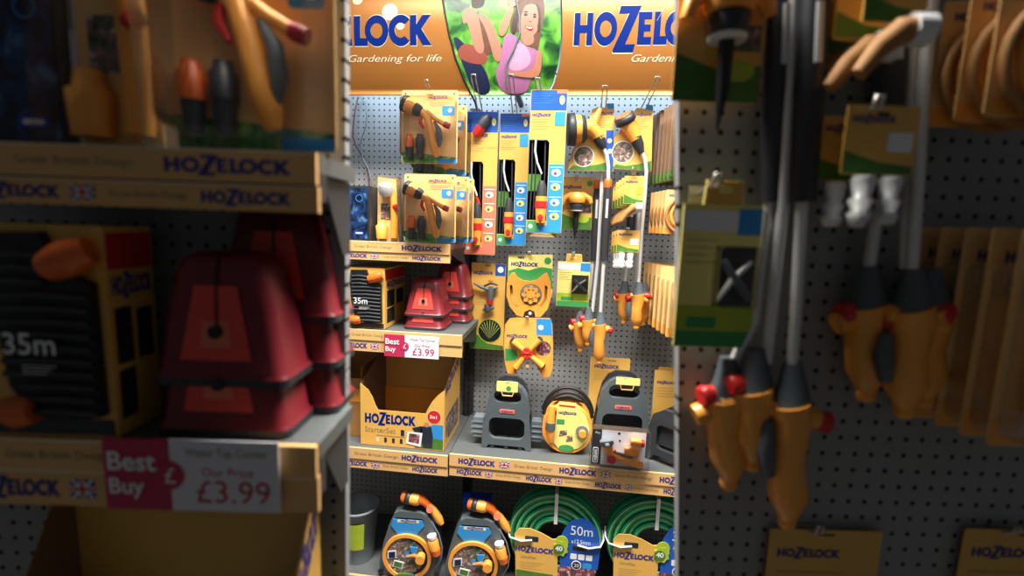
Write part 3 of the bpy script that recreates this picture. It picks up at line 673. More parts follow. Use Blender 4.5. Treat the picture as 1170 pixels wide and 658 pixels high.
def row(F, near, box, offs, dx, kind, what):
    nt = ' on the near pegboard' if near else ' on the far pegboard'; base = None
    loc, w, h = F.place(*box, offs[0])
    for k, o in enumerate(offs):
        lc = loc+F.n*((offs[0]-o)*F.k)-F.u*(.0065*k)+Vector((0, 0, -.004*k)); lb = '%s yellow card %s%s' % (ordw[k], what, nt)
        if k == 0: base = mini_card(F, None, lb, w, h, kind, lc)
        else: dup(base, lc, lb)
for F, near in ((C, False), (WG, True)):
    row(F, near, (712, 201, 735, 256), (.38, .26, .14) if near else (.30, .26, .22, .18, .14), 0, 'hose', 'with a tan pipe fitting')
    row(F, near, (704, 263, 730, 306), (.34, .22) if near else (.27, .23, .19), 0, 'metal', 'with silver metal fittings')
    if not near: hook(F, 723, 207, 724, 195, .32, 'short wire hook through the cards with tan pipe fittings', .012)
def spike_card(F, near):
    loc, w, h = F.place(644.8 if near else 641, 202, 677, 262, .10); t = thing('spike_sprinkler_card', 'unlit near yellow card with an orange spike sprinkler, on the near pegboard' if near else 'yellow and green card with an orange sprinkler on a black spike', 'carded sprinkler', loc, F.rot)
    m = MB(); m.prism([rr(-w/2, w/2, 0, h, .003), rr(-.012, .012, h-.016, h-.009, .003, 3)], 0, .002, 'yellow'); m.flat([(-w*.49, .001), (w*.49, .001), (w*.49, h*.24), (w*.1, h*.18), (-w*.49, h*.3)], -.0004, 'leaf')
    m.flat(circ(w*.22, h*.2, w*.2, 18, w*.12), -.0008, 'lime'); m.flat(circ(w*.38, h*.88, w*.09, 14), -.0008, 'label_green'); m.logo(-w*.44, h*.78, w*.58, -.0008, 'ink'); m.rect(w*.12, w*.46, h*.32, h*.48, -.0008, 'garden_print'); m.build('card', t)
    m = MB(); y = -.02
    m.lathe([(0, w*.24), (h*.06, w*.28), (h*.12, w*.26), (h*.2, w*.16)], (0, y, h*.50), (0, 0, 1), 'orange', 18)
    m.tube([(-w*.46, y, h*.46), (-w*.40, y, h*.58), (-w*.2, y, h*.66), (w*.2, y, h*.66), (w*.40, y, h*.58), (w*.44, y, h*.50)], [w*.07, w*.1, w*.09, w*.09, w*.1, w*.07], 'orange', 10); m.build('sprinkler_head', t)
    m = MB(); m.lathe([(0, w*.16), (h*.12, w*.22), (h*.14, w*.20)], (0, y, h*.36), (0, 0, 1), 'dark_plastic', 16); m.lathe([(0, w*.2), (h*.02, w*.21)], (0, y, h*.345), (0, 0, 1), 'white', 16)
    m.tube([(0, y, h*.35), (0, y, h*.05), (-w*.02, y, -h*.2)], [w*.09, w*.08, w*.01], 'black', 8); m.build('spike', t)
spike_card(C, False); spike_card(WG, True)
def green_card(F, near):
    loc, w, h = F.place(645.2 if near else 636.5, 299, 673.5, 350.5, .12); t = thing('tool_pack', 'unlit near pale green and yellow pack with a clear window, beside the left lances' if near else 'pale green and yellow pack with a clear window under the spike sprinkler card', 'carded fitting', loc, F.rot)
    m = MB(); m.prism([(-w/2, 0), (w/2, 0), (w/2, h), (w*.24, h), (w*.22, h*1.17), (-w*.24, h*1.17), (-w*.26, h), (-w/2, h)], 0, .003, 'pale_yellow'); m.prism([rr(-w*.24, w*.22, h*1.0, h*1.16, .004), rr(-.01, .01, h*1.08, h*1.12, .003, 3)], -.0008, .0, 'yellow')
    m.rect(-w*.49, w*.49, h*.82, h*.96, -.0006, 'white'); m.rect(-w*.49, w*.49, .001, h*.12, -.0006, 'label_green'); m.rect(-w*.49, w*.49, h*.12, h*.3, -.0006, 'lime'); m.prism(rr(-w*.36, w*.02, h*.14, h*.22, .003), -.001, 0, 'label_green')
    m.rect(w*.2, w*.49, h*.8, h*.98, -.001, 'sky'); m.lines(-w*.44, h*.76, w*.4, h*.2, 4, -.0008, 'greyline'); m.rect(-w*.05, w*.46, h*.3, h*.72, -.0008, 'inner_dark'); m.build('card', t)
    m = MB(); m.tube([(-w*.02, -.008, h*.34), (w*.15, -.01, h*.5), (w*.38, -.008, h*.62)], [.003, .005, .003], 'steel', 8); m.tube([(w*.02, -.008, h*.62), (w*.2, -.01, h*.48), (w*.4, -.008, h*.36)], [.005, .007, .006], 'grey_plastic', 8); m.build('fitting', t)
    m = MB(); m.prism(rr(-w*.05, w*.46, h*.3, h*.72, .006), -.018, -.001, 'clear'); m.build('blister', t)
green_card(C, False); green_card(WG, True)
# edge-on packs along the right side, seen from their left edges
def edge_pack(F, box, off, label, kind, group=None):
    loc, w, h = F.place(*box, off); t = thing('hanging_pack', label, 'hanging pack', loc, F.rot, group)
    m = MB(); m.prism([rr(-w/2, w/2, 0, h, .006), rr(-.012, .012, h-.016, h-.01, .003, 3)], 0, .002, 'card_gold' if kind != 'clear' else 'cardboard_in'); m.rect(-w*.49, w*.49, .002, h*.14, -.0005, 'leaf' if kind == 'clear' else 'orange'); m.logo(-w*.4, h*.84, w*.5, -.0006, 'ink'); m.build('card', t)
    m = MB()
    if kind == 'ring':
        for r in (.46, .34, .22): m.tube([(w*r*cos(a), -.009, h*.42+w*r*sin(a)) for a in [2*pi*i/22 for i in range(22)]], .006, 'cardboard' if r != .34 else 'orange', 8, True)
        m.lathe([(0, w*.1), (.016, w*.1)], (0, -.0, h*.42), (0, -1, 0), 'mid_grey', 14); m.build('coiled_fitting', t)
    else:
        m.lathe([(0, .014), (h*.2, .016), (h*.22, .010), (h*.5, .011)], (-w*.28, -.012, h*.16), (0, 0, 1), 'orange' if kind == 'box' else 'mid_grey', 12)
        m.lathe([(0, .012), (h*.3, .014), (h*.34, .008), (h*.6, .009)], (w*.15, -.012, h*.14), (0, 0, 1), 'grey_plastic', 12); m.build('fitting', t)
        m = MB(); m.prism(rr(-w*.46, w*.46, h*.05, h*.82, .01), -.026, -.001, 'clear'); m.build('blister', t)
    return t
def edge_row(F, near, x, y0, y1, offs, kind, what, wpx=58):
    nt = ' on the near pegboard' if near else ' on the far pegboard'; base = None
    for k, o in enumerate(offs):
        lb = '%s pack %s%s' % (ordw[k], what, nt)
        if base is None: base = edge_pack(F, (x, y0, x+wpx, y1), o, lb, kind); l0 = base.location.copy()
        else: dup(base, l0+F.n*((offs[0]-o)*F.k)-F.u*(.007*k), lb)
for F, near in ((C, False), (WG, True)):
    sp = .36; n6 = [.38, .29, .20, .11, .02] if near else [.38, .325, .27, .215, .16, .105, .05]
    if not near: edge_row(F, near, 765, 117, 207, [.30, .262, .224, .186, .148, .11], 'clear', 'of clear plastic fittings under the sign')
    edge_row(F, near, 759, 217, 268, [.38, .29, .20] if near else [.30, .262, .224, .186, .148], 'ring', 'with coiled rings', 46)
    edge_row(F, near, 763, 308, 387, n6, 'box', 'of tan boxed fittings', 60)
# ================================================================== sprinklers
q = PX(C, 557, 399, .10)
loc, w, h = C.place(538, 300.5, 576.5, 399, .10); t = thing('impulse_sprinkler_card', 'tall yellow card with a grey impulse sprinkler over a round spray picture', 'carded sprinkler', loc, 0)
m = MB(); m.prism([rr(-w/2, w/2, 0, h, .004), rr(-.016, .010, h-.014, h-.008, .003, 3)], 0, .002, 'yellow'); m.rect(w*.2, w*.49, h*.86, h*.995, -.0006, 'blue'); m.flat(circ(w*.35, h*.93, w*.09, 12), -.001, 'white')
m.flat([(-w*.49, .002), (w*.49, .002), (w*.49, h*.05), (0, h*.07), (-w*.25, h*.16), (-w*.49, h*.2)], -.0006, 'leaf'); m.logo(-w*.44, h*.87, w*.58, -.0008, 'ink'); m.lines(-w*.44, h*.62, w*.4, h*.12, 5, -.0006, 'greyline'); m.text('MAX', -w*.0, h*.79, h*.02, -.0008, 'deep_orange', bold=.02)
m.flat(circ(w*.08, h*.22, w*.36, 26), -.0010, 'lime'); m.flat(circ(w*.08, h*.22, w*.335, 26), -.0014, 'black')
for k in range(9):
    a = pi/2+(k-4)*.3; m.flat([(w*.08, h*.12), (w*.08+w*.30*cos(a)-.0012, h*.22+w*.30*sin(a)), (w*.08+w*.30*cos(a)+.0012, h*.22+w*.30*sin(a))], -.0018, 'stripe')
m.build('card', t)
m = MB(); y = -.018
m.tube([(-w*.40, y, h*.77), (-w*.2, y, h*.73), (w*.05, y, h*.70), (w*.30, y, h*.73)], [.004, .007, .009, .005], 'grey_plastic', 10); m.tube([(-w*.1, y, h*.74), (w*.1, y, h*.78), (w*.3, y, h*.76)], [.004, .006, .004], 'dark_plastic', 8)
m.lathe([(0, .012), (h*.12, .014), (h*.16, .010)], (w*.10, y, h*.58), (0, 0, 1), 'grey_plastic', 14); m.lathe([(0, .015), (h*.05, .015)], (w*.08, y, h*.54), (0, 0, 1), 'dark_red', 14)
m.lathe([(0, .010), (h*.04, .016), (h*.09, .014)], (w*.02, y, h*.45), (0, 0, 1), 'grey_plastic', 14); m.tube([(-w*.12, y, h*.47), (w*.2, y, h*.5)], .007, 'grey_plastic', 8); m.build('sprinkler', t)
# round dial sprinkler
q = PX(C, 606, 362, .12); Q = q.pts; S = q.m
t = thing('dial_sprinkler', 'orange horseshoe shaped sprinkler with a flower dial on a pale green card', 'carded sprinkler', q.loc, 0)
m = MB(); m.prism([Q([(581, 291), (631.5, 291), (631, 335), (626, 352), (586, 352), (580, 335)]), rr(q(602, 0)[0], q(610, 0)[0], q(606, 296)[1], q(606, 293)[1], .002, 3)], .0, .002, 'pale_yellow')
m.flat(Q([(581, 330), (581, 309), (592, 306), (604, 309), (618, 305), (631, 307), (631, 330)]), -.0006, 'label_green'); a = q(584, 303.5); b = q(615, 303.5); m.logo(a[0], a[1], b[0]-a[0], -.0010, 'ink'); m.flat(circ(*q(626, 298), S(4), 12), -.001, 'label_green'); m.build('card', t)
m = MB()
out = [(588, 311), (592, 317), (598, 320), (606, 321), (614, 319), (621, 313), (625, 311), (629, 322), (630, 338), (626, 352), (618, 361), (612, 361), (611, 355), (606, 352.5), (600, 355), (598, 361), (591, 359), (583, 349), (579.5, 337), (580, 322), (584, 312)]
m.prism([Q(out), circ(*q(607, 336), S(12.5), 20), Q([(583, 325), (586, 325), (588, 342), (592, 350), (588, 349), (584, 340)][::-1]), Q([(623, 325), (626, 327), (625, 341), (619, 350), (617, 349), (622, 340)][::-1])], -.022, -.001, 'orange')
m.build('frame', t, bevel=.002)
m = MB(); c = q(607, 336); m.lathe([(0, S(12.4)), (.018, S(12.4)), (.020, S(10.6))], (c[0], -.001, c[1]), (0, -1, 0), 'mid_grey', 24); m.build('dial_ring', t)
m = MB(); pts = [(c[0]+S(9.4+1.3*cos(8*a))*cos(a), c[1]+S(9.4+1.3*cos(8*a))*sin(a)) for a in [2*pi*i/48 for i in range(48)]]; m.prism(pts, -.030, -.018, 'orange'); m.prism(circ(c[0], c[1], S(3.6), 16), -.034, -.030, 'orange')
for k in range(8): a = k*pi/4+.39; m.prism(circ(c[0]+S(6.3)*cos(a), c[1]+S(6.3)*sin(a), S(1.2), 10), -.0306, -.030, 'cardboard_in')
m.build('dial', t); m = MB(); m.tube([q.v(603, 349, -.012), q.v(606, 345, -.02), q.v(609, 349, -.012)], .003, 'steel', 8); m.lathe([(0, S(1.8)), (.01, S(2))], q.v(606, 357, -.01), (0, -1, 0), 'steel', 12); m.build('inlet', t)
# four arm sprinkler
q = PX(C, 603, 430, .17); Q = q.pts; S = q.m
t = thing('rotary_sprinkler', 'four armed orange sprinkler with a red hub on a yellow card', 'carded sprinkler', q.loc, 0)
m = MB(); out = [(577, 371), (582, 364), (590, 363), (628, 363.5), (631, 370), (632, 395), (631.5, 420), (628, 430), (621, 432), (614, 420), (609, 412), (603, 410), (597, 412), (592, 421), (588, 428), (580, 426), (577, 415), (575.5, 395)]
m.prism(Q(out), 0, .004, 'orange'); m.flat(Q([(579, 371), (583, 366), (612, 365), (613, 384), (630, 384), (629, 408), (612, 408), (603, 405), (590, 410), (578, 412), (577, 392)]), -.0004, 'yellow')
m.flat(Q([(613, 364), (630, 364.5), (631, 383), (613, 382)]), -.0008, 'sky'); m.flat(circ(*q(618, 374), S(3.2), 12), -.0012, 'white'); m.flat(Q([(577.5, 412), (577, 398), (590, 400), (592, 408), (588, 412)]), -.0008, 'label_green')
m.flat(circ(*q(621, 398), S(9.4), 22), -.0010, 'lime'); m.flat(circ(*q(621, 398), S(8.6), 22), -.0014, 'flower_print'); a = q(579, 385); b = q(603, 385); m.logo(a[0], a[1], b[0]-a[0], -.001, 'ink'); m.build('card', t)
m = MB(); c = q.v(602.6, 402, -.02)
for (px, py) in ((586, 389), (617, 387), (590, 419), (620, 417)):
    e = Vector(q.v(px, py, -.016)); cc = Vector(c); m.tube([cc, cc.lerp(e, .5), e], [S(2.8), S(3.2), S(4.4)], 'orange', 10); d = (e-cc).normalized()
    m.lathe([(0, S(4.4)), (S(1.2), S(3.9))], e, d+Vector((0, -.6, 0)), 'dark_plastic', 12)
m.build('spray_arms', t); m = MB(); m.lathe([(-.012, S(6)), (.006, S(7)), (.010, S(6))], c, (0, -1, 0), 'red', 22); m.T = Matrix.Identity(4); m.box(c[0]-S(4.5), c[0]+S(4.5), c[1]-.0125, c[1]-.010, c[2]-.002, c[2]+.002, 'dark_red'); m.build('hub', t)
m = MB(); m.lathe([(0, S(1.8)), (.012, S(2.1))], q.v(603, 417, -.006), (0, -1, 0), 'orange', 12); m.build('inlet', t)

# ================================================================== middle left shelf: boxed hose and red cases
def zshelf(F, near): return (n2 if near else sh2).location.z
def hose_box(F, near):
    off = .41; q = PX(F, 400, 384 if near else 381, off); zs = (n2 if near else sh2).location.z
    t = thing('hose_box', 'unlit near carton showing a black 35m hose in a cut-out, far left' if near else 'yellow carton showing a black corrugated 35m hose bag and orange connectors', 'box', Vector((q.loc.x, q.loc.y, zs+.0008)), F.rot)
    x0 = q(391, 340)[0]; x1 = q(439.5, 340)[0]; h = F.P(439, 307, off).z-zs; d = .23*F.k if F.mag else .23; w = x1-x0
    m = MB(); m.prism([(x0, 0), (x1, 0), (x1, h), (x0, h)], 0, d, 'yellow', side='yellow'); m.rect(x0+w*.02, x1-w*.02, h*.01, h*.09, -.0006, 'dark_plastic')
    # side print
    sd = lambda a, b, z0, z1, c, e: m.add([(x1+e, d*a, h*z0), (x1+e, d*b, h*z0), (x1+e, d*b, h*z1), (x1+e, d*a, h*z1)], [(0, 1, 2, 3)], c)
    sd(.03, .97, .8, .97, 'red', .0005); sd(.1, .45, .35, .62, 'inner_dark', .0005); sd(.1, .45, .08, .32, 'inner_dark', .0005); sd(.55, .9, .35, .6, 'inner_dark', .0005)
    vs, fs, asp = logo_shape(); m.add([(x1+.001, d*(.08+.85*a), h*(.68+.09*b)) for a, b in vs], fs, 'ink'); m.build('carton', t, bevel=.0015)
    X = lambda u: x0+w*u
    m = MB(); out = [(X(.24), h*.96), (X(.60), h*.97), (X(.66), h*.86), (X(.78), h*.78), (X(.94), h*.74), (X(.95), h*.12), (X(.6), h*.09), (X(.42), h*.14), (X(.28), h*.26), (X(.24), h*.5), (X(.20), h*.8)]
    m.prism(out, -.012, -.0005, 'black')
    for k in range(13):
        z = h*(.14+.06*k); xa = X(.27 if k > 2 else .4); xb = X(.93 if z < h*.74 else .62); m.tube([(xa, -.013, z), ((xa+xb)/2, -.016, z+.003), (xb, -.013, z)], .0042, 'dark_plastic', 8)
    m.text('35m', X(.33), h*.42, h*.10, -.0215, 'white', bold=.01); m.lines(X(.45), h*.37, w*.25, h*.05, 3, -.0212, 'white', .001); m.build('hose_bag', t)
    m = MB(); m.tube([(X(.68), -.012, h*.82), (X(.84), -.016, h*.86), (X(.97), -.012, h*.90)], [h*.07, h*.085, h*.06], 'deep_orange', 12); m.build('connector', t)
    m = MB(); m.tube([(X(.20), -.012, h*.15), (X(.35), -.014, h*.14), (X(.46), -.012, h*.15)], [h*.05, h*.075, h*.06], 'deep_orange', 12); m.build('connector', t)
hose_box(C, False); hose_box(WG, True)
def red_case(F, loc, w, h, d, label, group=None):
    t = thing('tool_case', label, 'case', loc, F.rot, group); m = MB()
    def ring(s, z, dd):
        a = rr(-w/2*s, w/2*s, 0, d*dd, min(.02*F.k+.008, d*.3), 4); return [(x, y+d*(1-dd)/2, z) for x, y in a]
    prof = [(1.0, 0, 1), (1.0, h*.06, 1), (.94, h*.10, .95), (.80, h*.55, .86), (.68, h*.86, .76), (.58, h*.96, .66), (.40, h, .5)]
    rs = [ring(s, z, dd) for s, z, dd in prof]; n = len(rs[0]); vs = [p for r in rs for p in r]
    m.add(vs, [(i*n+j, i*n+(j+1) % n, (i+1)*n+(j+1) % n, (i+1)*n+j) for i in range(1, len(rs)-1) for j in range(n)]+[tuple((len(rs)-1)*n+j for j in range(n))], 'case_red', True); m.build('body', t)
    m = MB(); m.add(vs[:2*n], [(j, (j+1) % n, n+(j+1) % n, n+j) for j in range(n)], 'dark_plastic'); m.build('base_rim', t)
    # label on the sloping front
    yz = lambda z: d*(1-(.95-.09*(z/h-.10)/.45))/2-.0015
    m = MB(); z0, z1 = h*.2, h*.76
    def on(a, z, e): return (a, yz(z)-e, z)
    m.add([on(-w*.27, z0, 0), on(w*.25, z0, 0), on(w*.15, z1, 0), on(-w*.16, z1, 0)], [(0, 1, 2, 3)], 'red_label'); m.add([on(-w*.12, h*.3, .0006), on(w*.1, h*.3, .0006), on(w*.08, h*.5, .0006), on(-w*.1, h*.5, .0006)], [(0, 1, 2, 3)], 'salmon'); m.build('label_sticker', t)
    m = MB(); m.lathe([(0, h*.045), (.006, h*.05)], on(0, h*.42, 0), (0, -1, 0), 'black', 12); m.tube([on(0, h*.44, .001), on(0, h*.8, .001), (0, yz(h*.96)+.006, h*.98)], .0014, 'black', 6); m.build('clasp', t)
    return t
def cases(F, near):
    zs = (n2 if near else sh2).location.z+.0008; nt = ' on the unlit near shelf' if near else ' on the lit middle shelf'
    def at(px, py, off): p = F.P(px, py, off); return Vector((p.x, p.y, zs))
    q = PX(F, 483, 378, .38); w = q.m(51); h = q.m(50 if near else 45); d = .16 if not near else .09; st = q.m(20 if near else 16)
    a = red_case(F, at(479 if near else 483, 370, .38), w, h, d, 'dark red case at the bottom of the front pile'+nt)
    dup(a, a.location+Vector((0, 0, st)), 'dark red case on top of the front pile'+nt)
    b = at(513 if not near else 500, 366, .22 if not near else .12)
    for k in range(3): dup(a, b+Vector((0, 0, st*k*1.0)), 'dark red case, %s of the rear pile%s' % (('bottom', 'middle', 'topmost')[k], nt))
cases(C, False); cases(WG, True)

# ================================================================== open yellow display boxes
def display_box(F, near):
    off = .395; zs = n3z if near else sh3.location.z; nt = near
    q = PX(F, 460, 520, off); t = thing('display_box', 'unlit near open yellow carton under the near price label' if near else 'open yellow starter set display carton with a cut-away front, standing empty', 'display box', Vector((q.loc.x, q.loc.y, zs+.0008)), F.rot)
    x0 = q(412, 480)[0]; x1 = q(507.5, 480)[0]; w = x1-x0; H = F.P(412, 438, off).z-zs; d = .27*(F.k if near else 1); HB = H*1.32
    X = lambda px: q(px, 480)[0]; Z = lambda py: q(460, py)[1]+q.loc.z-zs
    front = [(x0, 0), (x1, 0), (x1, H*.99), (X(500), H*.90), (X(494), H*.80), (X(489), H*.68), (X(486), H*.585), (X(432), H*.585), (X(429), H*.66), (X(426), H*.78), (X(421), H*.90), (x0, H)]
    m = MB(); m.prism(front, 0, .003, 'yellow', back='cardboard_in'); a = X(417); b = X(475)
    m.logo(a, H*.37, b-a, -.0006, 'logo_blue', h=H*.155); m.text('StarterSet', X(417), H*.215, H*.09, -.0006, 'greyline', w=X(452)-X(417)); m.rect(X(458), X(462), H*.19, H*.29, -.0006, 'navy')
    c = (X(496), H*.545); m.flat(circ(*c, w*.085, 24), -.0006, 'cream'); m.flat(circ(*c, w*.078, 24), -.001, 'red'); m.text('3in1', c[0]-w*.05, c[1]-w*.02, w*.04, -.0014, 'white', bold=.02)
    m.flat([(X(474), H*.02), (X(506.5), H*.02), (X(506.5), H*.42), (X(496), H*.42), (X(484), H*.36), (X(476), H*.26)], -.0006, 'sky'); m.flat([(X(474), H*.02), (X(506.5), H*.02), (X(506.5), H*.18), (X(494), H*.20), (X(474), H*.16)], -.001, 'leaf')
    m.flat(circ(X(487.5), H*.41, w*.03, 14), -.0018, 'skin_dark'); m.flat([(X(481), H*.38), (X(493), H*.38), (X(495), H*.22), (X(494), H*.03), (X(484), H*.03), (X(480), H*.22)], -.0014, 'jacket'); m.flat([(X(471), H*.34), (X(481), H*.38), (X(483), H*.3), (X(476), H*.24)], -.0014, 'jacket')
    m.flat([(X(464), H*.08), (X(481), H*.04), (X(483), H*.27), (X(466), H*.28)], -.0022, 'white'); m.flat([(X(467), H*.11), (X(479), H*.09), (X(480), H*.24), (X(468), H*.25)], -.0026, 'flower_print')
    for k, cc in enumerate(('cream', 'navy', 'navy', 'navy')): m.rect(X(430+9*k), X(433+9*k), H*.06, H*.14, -.0006, cc)
    m.rect(X(430), X(463), H*.165, H*.175, -.0006, 'greyline'); m.build('front_panel', t)
    def side(xx, e):
        m = MB(); m.add([(xx, .003, 0), (xx, d, 0), (xx, d, HB), (xx, d*.75, HB), (xx, .003, H)], [(0, 1, 2, 3, 4)], 'yellow' if e > 0 else 'cardboard_in'); m.add([(xx-.003, .003, 0), (xx-.003, d, 0), (xx-.003, d, HB), (xx-.003, d*.75, HB), (xx-.003, .003, H)], [(4, 3, 2, 1, 0)], 'cardboard_in' if e > 0 else 'yellow')
        if e > 0: vs, fs, asp = logo_shape(); m.add([(xx+.0008, d*(.06+.8*p), H*(.86+.26*p)+H*.16*r) for p, r in vs], fs, 'ink'); m.add([(xx+.0006, d*.1, H*.1), (xx+.0006, d*.9, H*.1), (xx+.0006, d*.9, H*.55), (xx+.0006, d*.1, H*.5)], [(0, 1, 2, 3)], 'garden_print')
        m.build('side_panel', t)
    side(x1, 1); side(x0+.003, -1)
    m = MB(); m.box(x0+.003, x1-.003, d-.003, d, 0, HB, 'yellow'); m.box(x0+.003, x1-.003, d-.012, d-.003, H*.02, H*.62, 'orange')
    if not near: m.text('K', x1-.035, HB*.9, .026, d-.0036, 'ink', bold=.03)
    m.build('back_panel', t); m = MB(); m.box(x0+.003, x1-.003, .003, d-.003, 0, .003, 'cardboard'); m.build('bottom_panel', t)
n3z = WG.P(460, 520, .43).z
display_box(C, False)
n3, _ = shelf(WG, 330, 511.5, 511, 522, 535, 546, [], [], 'c', 'unlit near bottom shelf below the picture edge at far left'); n3z = n3.location.z
display_box(WG, True)
# partly hidden darker carton at left
loc, w, h = C.place(384, 422, 413, 509, .33); loc.z = sh3.location.z+.0008
t = thing('small_open_carton', 'dim tan carton cut by the left shelf edge beside the open display box', 'box', loc, 0); m = MB(); m.box(-w/2, w/2, 0, .003, 0, h*.75, 'cardboard'); m.box(-w/2, w/2, .14, .143, 0, h, 'cardboard'); m.box(w/2-.003, w/2, .003, .14, 0, h*.9, 'cardboard'); m.box(-w/2, -w/2+.003, .003, .14, 0, h*.9, 'cardboard'); m.box(-w/2+.003, w/2-.003, .003, .14, 0, .003, 'cardboard'); m.build('carton', t)
m = MB(); m.box(-w/2, w/2, -.001, 0, h*.45, h*.62, 'orange'); m.build('printed_band', t)

# ================================================================== right bay shelf: hose hangers, orange reel, clear pack
Z4 = sh4.location.z+.0008
def hanger(label, px, off, wpx, hpx, full=True):
    p = C.P(px, 500, off); S = lambda v: v/FPX*(2.15-off); w, h = S(wpx), S(hpx); t = thing('hose_hanger', label, 'hose hanger', Vector((p.x, p.y, Z4)), 0)
    out = [(-w*.50, h*.0), (-w*.40, h*.0), (-w*.36, h*.05), (w*.36, h*.05), (w*.40, 0), (w*.50, 0), (w*.49, h*.2), (w*.43, h*.55), (w*.36, h*.80), (w*.26, h*.93), (w*.12, h*.99), (-w*.12, h*.99), (-w*.26, h*.93), (-w*.36, h*.80), (-w*.43, h*.55), (-w*.49, h*.2)]
    h1 = rr(-w*.36, w*.36, h*.15, h*.47, h*.10, 5); h2 = rr(-w*.27, w*.27, h*.70, h*.88, h*.08, 5)
    m = MB(); m.prism([out, h1[::-1], h2[::-1]], -.02, .0, 'grey_plastic'); m.build('front_plate', t, bevel=.005)
    m = MB(); m.prism([out, [(x*.98, z) for x, z in h2][::-1]], .075, .09, 'dark_plastic'); m.build('back_plate', t, bevel=.003)
    m = MB(); arch = [(w*.40*cos(a), h*.62+h*.30*sin(a)) for a in [pi*i/14 for i in range(15)]]; inn = [(w*.30*cos(a), h*.66+h*.17*sin(a)) for a in [pi*i/14 for i in range(15)]]
    m.prism(arch+[(-w*.44, h*.50), (-w*.30, h*.52)]+inn[::-1]+[(w*.30, h*.52), (w*.44, h*.50)], .0, .075, 'grey_plastic'); m.build('saddle', t)
    m = MB(); m.prism(rr(-w*.15, w*.15, h*.545, h*.60, h*.02, 4), -.022, -.019, 'salmon'); m.logo(-w*.12, h*.556, w*.24, -.0225, 'ink'); m.build('badge', t)
    if full:
        for s in (-1, 1):
            m = MB(); m.prism(rr(min(s*w*.48, s*w*.70), max(s*w*.48, s*w*.70), h*.12, h*.42, .006, 4), .0, .05, 'mid_grey' if s < 0 else 'grey_plastic'); 
            for k in range(3): m.box(min(s*w*.50, s*w*.74), max(s*w*.50, s*w*.74), -.003, .0, h*(.18+.08*k), h*(.20+.08*k), 'mid_grey')
            m.build('side_foot', t)
    for s in (-.28, 0, .28): m = MB(); m.box(w*s-.008, w*s+.008, -.018, .07, 0.0, h*.055, 'dark_plastic'); m.build('foot', t)
    return t, w, h
t, w, h = hanger('grey plastic hose hanger standing at the left end of the long shelf, two side feet', 579, .33, 60, 83)
m = MB(); m.prism([rr(-w*.22, w*.2, h*.87, h*1.02, .004), rr(-.008, .008, h*.99, h*1.005, .002, 2)], -.026, -.023, 'pale_yellow'); m.flat(circ(w*.02, h*.92, w*.05, 12), -.0266, 'label_green'); m.tube([(-w*.12, -.024, h*.87), (-w*.1, -.024, h*.81), (w*.1, -.024, h*.81), (w*.12, -.024, h*.87)], .003, 'card_gold', 6); m.build('hang_tag', t)
t, w, h = hanger('grey plastic hose hanger behind the clear pack, with a tall yellow card', 709, .22, 64, 84, False)
m = MB(); m.prism([rr(-w*.60, w*.14, h*.12, h*1.16, .004), rr(-w*.28, -w*.12, h*1.10, h*1.125, .003, 3)], .092, .095, 'yellow'); m.logo(-w*.52, h*1.0, w*.46, .0914, 'ink'); m.lines(-w*.52, h*.95, w*.5, h*.15, 5, .0914, 'greyline'); m.build('backing_card', t)
m = MB(); m.prism([rr(-w*.16, w*.26, h*.90, h*1.0, .003), rr(-.006, .006, h*.98, h*.99, .002, 2)], -.026, -.023, 'pale_yellow'); m.tube([(-w*.08, -.024, h*.90), (-w*.06, -.024, h*.83), (w*.14, -.024, h*.83), (w*.16, -.024, h*.90)], .003, 'yellow', 6); m.build('hang_tag', t)
# angled dark hanger at the right edge
p = C.P(768, 500, .36); t = thing('hose_hanger', 'dark hose hanger turned edge on at the right end of the view, yellow card behind', 'hose hanger', Vector((p.x, p.y, Z4)), R(-38)); S = lambda v: v/FPX*(2.15-.36)
m = MB(); w = S(60); h = S(66); out = [(-w*.5, 0), (-w*.42, 0), (-w*.3, h*.12), (w*.3, h*.12), (w*.42, 0), (w*.5, 0), (w*.5, h*.5), (w*.42, h*.85), (w*.2, h), (-w*.15, h), (-w*.38, h*.86), (-w*.48, h*.5)]
m.prism([out, rr(-w*.28, w*.28, h*.25, h*.7, .02)[::-1]], -.02, 0, 'dark_plastic'); m.build('front_plate', t, bevel=.006)
m = MB(); m.prism([(x*.9, z) for x, z in out], .03, .06, 'dark_plastic'); m.build('back_plate', t, bevel=.006); m = MB(); m.box(-w*.42, w*.42, 0, .03, h*.3, h*.72, 'dark_plastic'); m.build('saddle', t)
for k, (px, off, lb) in enumerate(((770, .10, 'yellow product card hung on the pegboard behind the edge on dark hanger'), (766, .19, 'front yellow product card over the edge on dark hanger'))):
    loc, w, h = C.place(px-20, 420+4*k, px+24, 486, off); 
    t = thing('hanger_card', lb, 'product card', loc, 0)
    m = MB(); m.prism([rr(-w/2, w/2, 0, h, .004), rr(-.014, .014, h-.014, h-.008, .003, 3)], 0, .002, 'yellow'); m.logo(-w*.42, h*.76, w*.5, -.0006, 'ink'); m.lines(-w*.42, h*.68, w*.6, h*.2, 4, -.0006, 'greyline'); m.build('card', t)
for k, (a, b, lb) in enumerate(((676, 716, 'unlit yellow card cut by the bottom of the photo on the near right pegboard'), (745, 790, 'unlit yellow card low at the far right corner of the near pegboard'))):
    loc, w, h = WG.place(a, 416.5, b, 460, .04); t = thing('hanger_card', lb, 'product card', loc, WG.rot)
    m = MB(); m.prism([rr(-w/2, w/2, 0, h, .004), rr(-.014, .014, h-.010, h-.006, .002, 3)], 0, .002, 'yellow'); m.logo(-w*.42, h*.78, w*.56, -.0006, 'ink'); m.lines(-w*.42, h*.66, w*.6, h*.2, 4, -.0006, 'greyline'); m.build('card', t)
